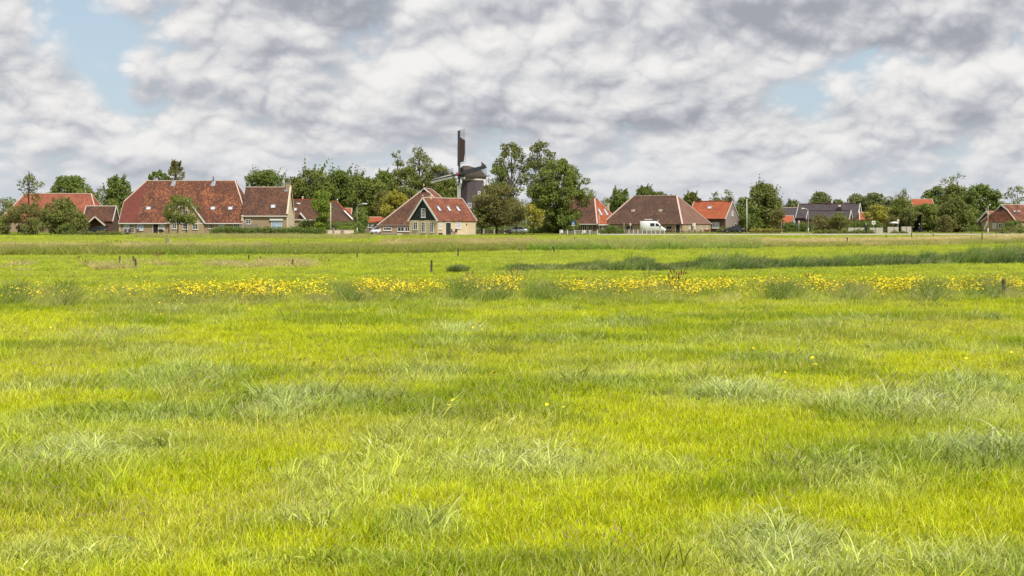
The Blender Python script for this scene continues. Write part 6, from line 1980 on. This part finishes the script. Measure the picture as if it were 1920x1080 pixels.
# ---- flower strip: tall sedges, rusty docks and yellow flowers
FB = [(-260, 583), (0, 583), (300, 579), (560, 575), (860, 569), (1000, 570), (1200, 571), (1500, 570), (1750, 571), (1920, 567), (2200, 561)]
px_, t_, X, DD = band(9000, -260, 2200, FB, 34)
nn = fbm(px_ * .022, t_ * 1.2, 61, 4)
rush = np.zeros(len(px_))
for cx_, w_, k_ in ((20, 30, 1), (125, 26, 1), (330, 22, .7), (650, 34, 1), (610, 20, .6), (870, 50, 1), (925, 28, .9), (1020, 40, 1), (1130, 26, .7), (1230, 40, .6), (1465, 38, 1.2), (1590, 30, .8), (1742, 34, 1.2), (1850, 40, 1.1), (1830, 24, 1), (730, 30, .5), (480, 30, .4), (220, 30, .4)):
    rush = np.maximum(rush, k_ * np.exp(-((px_ - cx_) / w_) ** 2))
rush = rush * np.clip((fbm(px_ * .09, t_ * 2.0 + 3, 66, 3) - .30) * 3.2, .15, 1.15)
kp = rg.uniform(0, 1, len(px_)) < (.16 + .95 * rush * np.exp(-((t_ - .35) / .35) ** 2) + .4 * np.clip((nn - .5) * 4, 0, 1))
px_, t_, X, DD, nn, rush = (q[kp] for q in (px_, t_, X, DD, nn, rush))
n = len(px_)
tn = np.array((.42, .45, .06)) + (np.array((.15, .225, .026)) - np.array((.42, .45, .06))) * np.clip(rush * 1.1, 0, 1)[:, None]
tn = tn + (np.array((.40, .31, .16)) - tn) * (np.clip((nn - .56) * 6, 0, .7) * (1 - np.clip(rush, 0, 1)))[:, None]
hm = (.32 + .40 * np.clip(rush, 0, 1)) * rg.uniform(.5, 1.45, n)
SG = [tuft('sedge_tuft', 36, .24, .6, 1.05, .013, .7, 71, 4, spread=.3, wind=.25, mats=('reedblade', 'seed')), tuft('sedge_tuft', 34, .26, .55, 1.0, .012, 1.0, 72, 4, spread=.35, wind=.3, mats=('reedblade', 'seed')), tuft('sedge_tuft', 30, .24, .6, 1.1, .010, .6, 73, 4, heads=16, headsize=.018, spread=.28, wind=.25, mats=('reedblade', 'seed'))]
scatter('sedge_strip', 'tall sedge and grass clumps standing among the yellow flowers', 'sedge', SG, np.stack([X, DD, zgv(DD) - .02], 1), rg.uniform(-.6, .6, n), jit(n), np.stack([.7 + .5 * hm, .7 + .5 * hm, hm], 1), rg.integers(0, 3, n), tn * rg.uniform(.75, 1.2, n)[:, None])

px_, t_, X, DD = band(8600, -260, 2200, [(a, b - 3) for a, b in FB], 27)
den = np.full(len(px_), .05)
for cx_, w_, k_, tc in ((70, 60, .12, .4), (190, 50, .16, .5), (290, 40, .22, .5), (390, 60, .95, .45), (470, 60, 1.0, .4), (520, 30, .8, .4), (580, 25, .5, .5), (700, 36, .85, .4), (760, 40, .8, .5), (815, 24, .6, .5), (850, 20, .4, .9), (880, 26, .5, .8), (945, 34, .7, .7), (985, 20, .4, .4),
                        (1100, 50, .5, .4), (1190, 40, .85, .55), (1240, 50, 1.0, .5), (1290, 40, .6, .4), (1340, 40, .5, .5), (1440, 40, .85, .8), (1520, 30, .8, .7), (1560, 22, .6, .5), (1600, 40, .5, .7), (1660, 40, .95, .5), (1710, 40, .9, .6), (1800, 50, .9, .8), (1840, 40, .6, .6), (1910, 40, .5, .6), (2040, 90, .6, .5), (-100, 90, .2, .5)):
    den = np.maximum(den, k_ * np.exp(-((px_ - cx_) / w_) ** 2 - ((t_ - tc) / .42) ** 2))
den = den * np.clip((fbm(px_ * .05, t_ * 2.5, 67, 3) - .34) * 4.5, .12, 1.25)
kp = rg.uniform(0, 1, len(px_)) < den
X, DD = X[kp], DD[kp]; n1_ = len(X)
# scattered buttercups nearer the camera
near = [(1386, 696), (1393, 694), (1424, 692), (1428, 712), (1322, 715), (1333, 714), (1515, 722), (1524, 730), (1538, 744), (1068, 736), (1063, 746), (1074, 747), (1236, 740), (1254, 746), (1215, 752), (1230, 757), (776, 747), (826, 720), (908, 752), (918, 755), (557, 714), (553, 718),
        (570, 731), (585, 728), (846, 816), (1908, 702), (1828, 720), (1836, 808), (212, 646), (305, 657), (313, 654), (450, 608), (465, 609), (450, 636), (308, 616), (300, 595), (308, 592), (316, 588), (325, 596), (333, 590), (340, 586), (312, 599), (345, 593), (100, 646), (1400, 606), (1045, 808), (888, 640), (897, 643), (905, 655), (1485, 740), (1453, 741)]
NX = np.array([gp(a, b)[:2] for a, b in near])
X = np.concatenate([X, NX[:, 0]]); DD = np.concatenate([DD, NX[:, 1]]); n = len(X)
FT = [tuft('flower_stalks', 14, .20, .40, .68, .006, .4, 81, 4, heads=12, headsize=.025, mats=('blade', 'petal'), head_kind='flower', spread=.3, wind=.2),
      tuft('flower_stalks', 16, .22, .36, .62, .006, .5, 82, 4, heads=14, headsize=.023, mats=('blade', 'petal'), head_kind='flower', spread=.35, wind=.2),
      tuft('flower_stalks', 3, .05, .30, .40, .005, .4, 83, 4, heads=2, headsize=.026, mats=('blade', 'petal'), head_kind='flower', spread=.3, wind=.2)]
s_ = np.concatenate([rg.uniform(.55, 1.3, n1_), rg.uniform(1.1, 1.45, len(near))])
k_ = np.concatenate([rg.integers(0, 2, n1_), np.full(len(near), 2)])
scatter('yellow_wildflowers', 'band of bright yellow wildflowers crossing the meadow, with stray buttercups nearer', 'wildflowers', FT, np.stack([X, DD, zgv(DD)], 1), rg.uniform(-3, 3, n), jit(n, .08), np.stack([s_, s_, s_], 1), k_, np.tile(np.array((.17, .23, .03)), (n, 1)))

# ---- dock stalks with rusty seed heads
dk_ = [(1268, 548, 1.0), (1276, 547, .9), (966, 541, .9), (1216, 536, .7), (1262, 552, .8), (1640, 545, .6), (880, 536, .7), (1086, 550, .7), (1518, 545, .8), (197, 466, .8), (205, 467, .9), (214, 466, 1), (222, 467, 1), (230, 467, .9), (186, 467, .6), (152, 505, .9), (128, 504, .5), (160, 504, .6), (290, 492, .9), (296, 493, .8), (302, 492, .8), (340, 490, .6), (350, 491, .6), (606, 500, .7), (612, 501, .6), (760, 455, .9), (772, 456, 1), (790, 455, 1), (800, 456, .9), (736, 457, .7), (744, 456, .7), (1080, 457, .9), (1366, 500, .5)]
P_ = np.array([(*gp(a, b)[:2], s) for a, b, s in dk_]); n = len(P_)
DT = [tuft('dock_stalk', 9, .12, .6, 1.0, .012, .3, 91, 4, heads=8, headsize=.055, mats=('blade', 'dockseed'), spread=.25, wind=.12, stiff=.6)]
scatter('dock_stalks', 'rusty brown dock stalks standing above the meadow grass', 'weeds', DT, np.stack([P_[:, 0], P_[:, 1], zgv(P_[:, 1])], 1), rg.uniform(-3, 3, n), jit(n, .06), np.stack([P_[:, 2]] * 3, 1), np.zeros(n, int), np.tile(np.array((.20, .15, .06)), (n, 1)))


# ---- the lone rush bush in the middle field
def rush_bush(name, label, px_, py_, wpx, hpx, n, leaf, seed):
    x, D, z = gp(px_, py_); r = wpx / 2 / F * D; h = hpx / F * D
    rg2 = np.random.default_rng(seed)
    V, Q = [], []
    for i in range(n):
        a = rg2.uniform(0, 6.283); q = rg2.uniform(0, 1) ** .5 * .75
        b = np.array((math.cos(a) * q * r, math.sin(a) * q * r, -.02))
        dr = np.array((math.cos(a) * q * .75 + rg2.normal() * .25 + .12, math.sin(a) * q * .75 + rg2.normal() * .25, 1.0)); dr /= np.linalg.norm(dr)
        L = h * rg2.uniform(.55, 1.12) * (1 - .35 * q ** 2)
        s = np.array((math.cos(a + 1.3), math.sin(a + 1.3), 0)) * .014
        b0 = len(V)
        for k in range(4):
            t = k / 3; c = b + dr * L * t + np.array((dr[0], dr[1], -.25)) * t * t * L * .22
            V += [c - s * (1 - t * .9), c + s * (1 - t * .9)]
        for k in range(3): Q.append((b0 + 2 * k, b0 + 2 * k + 1, b0 + 2 * k + 3, b0 + 2 * k + 2))
    o = np_mesh(name, V, Q, M[leaf]); o.location = (x, D, z)
    return tag(o, label, 'bush')


rush_bush('rush_bush', 'round dark rush bush standing alone right of the tall dark post', 858, 511.5, 46, 20, 1500, 'lf_dark', 5)
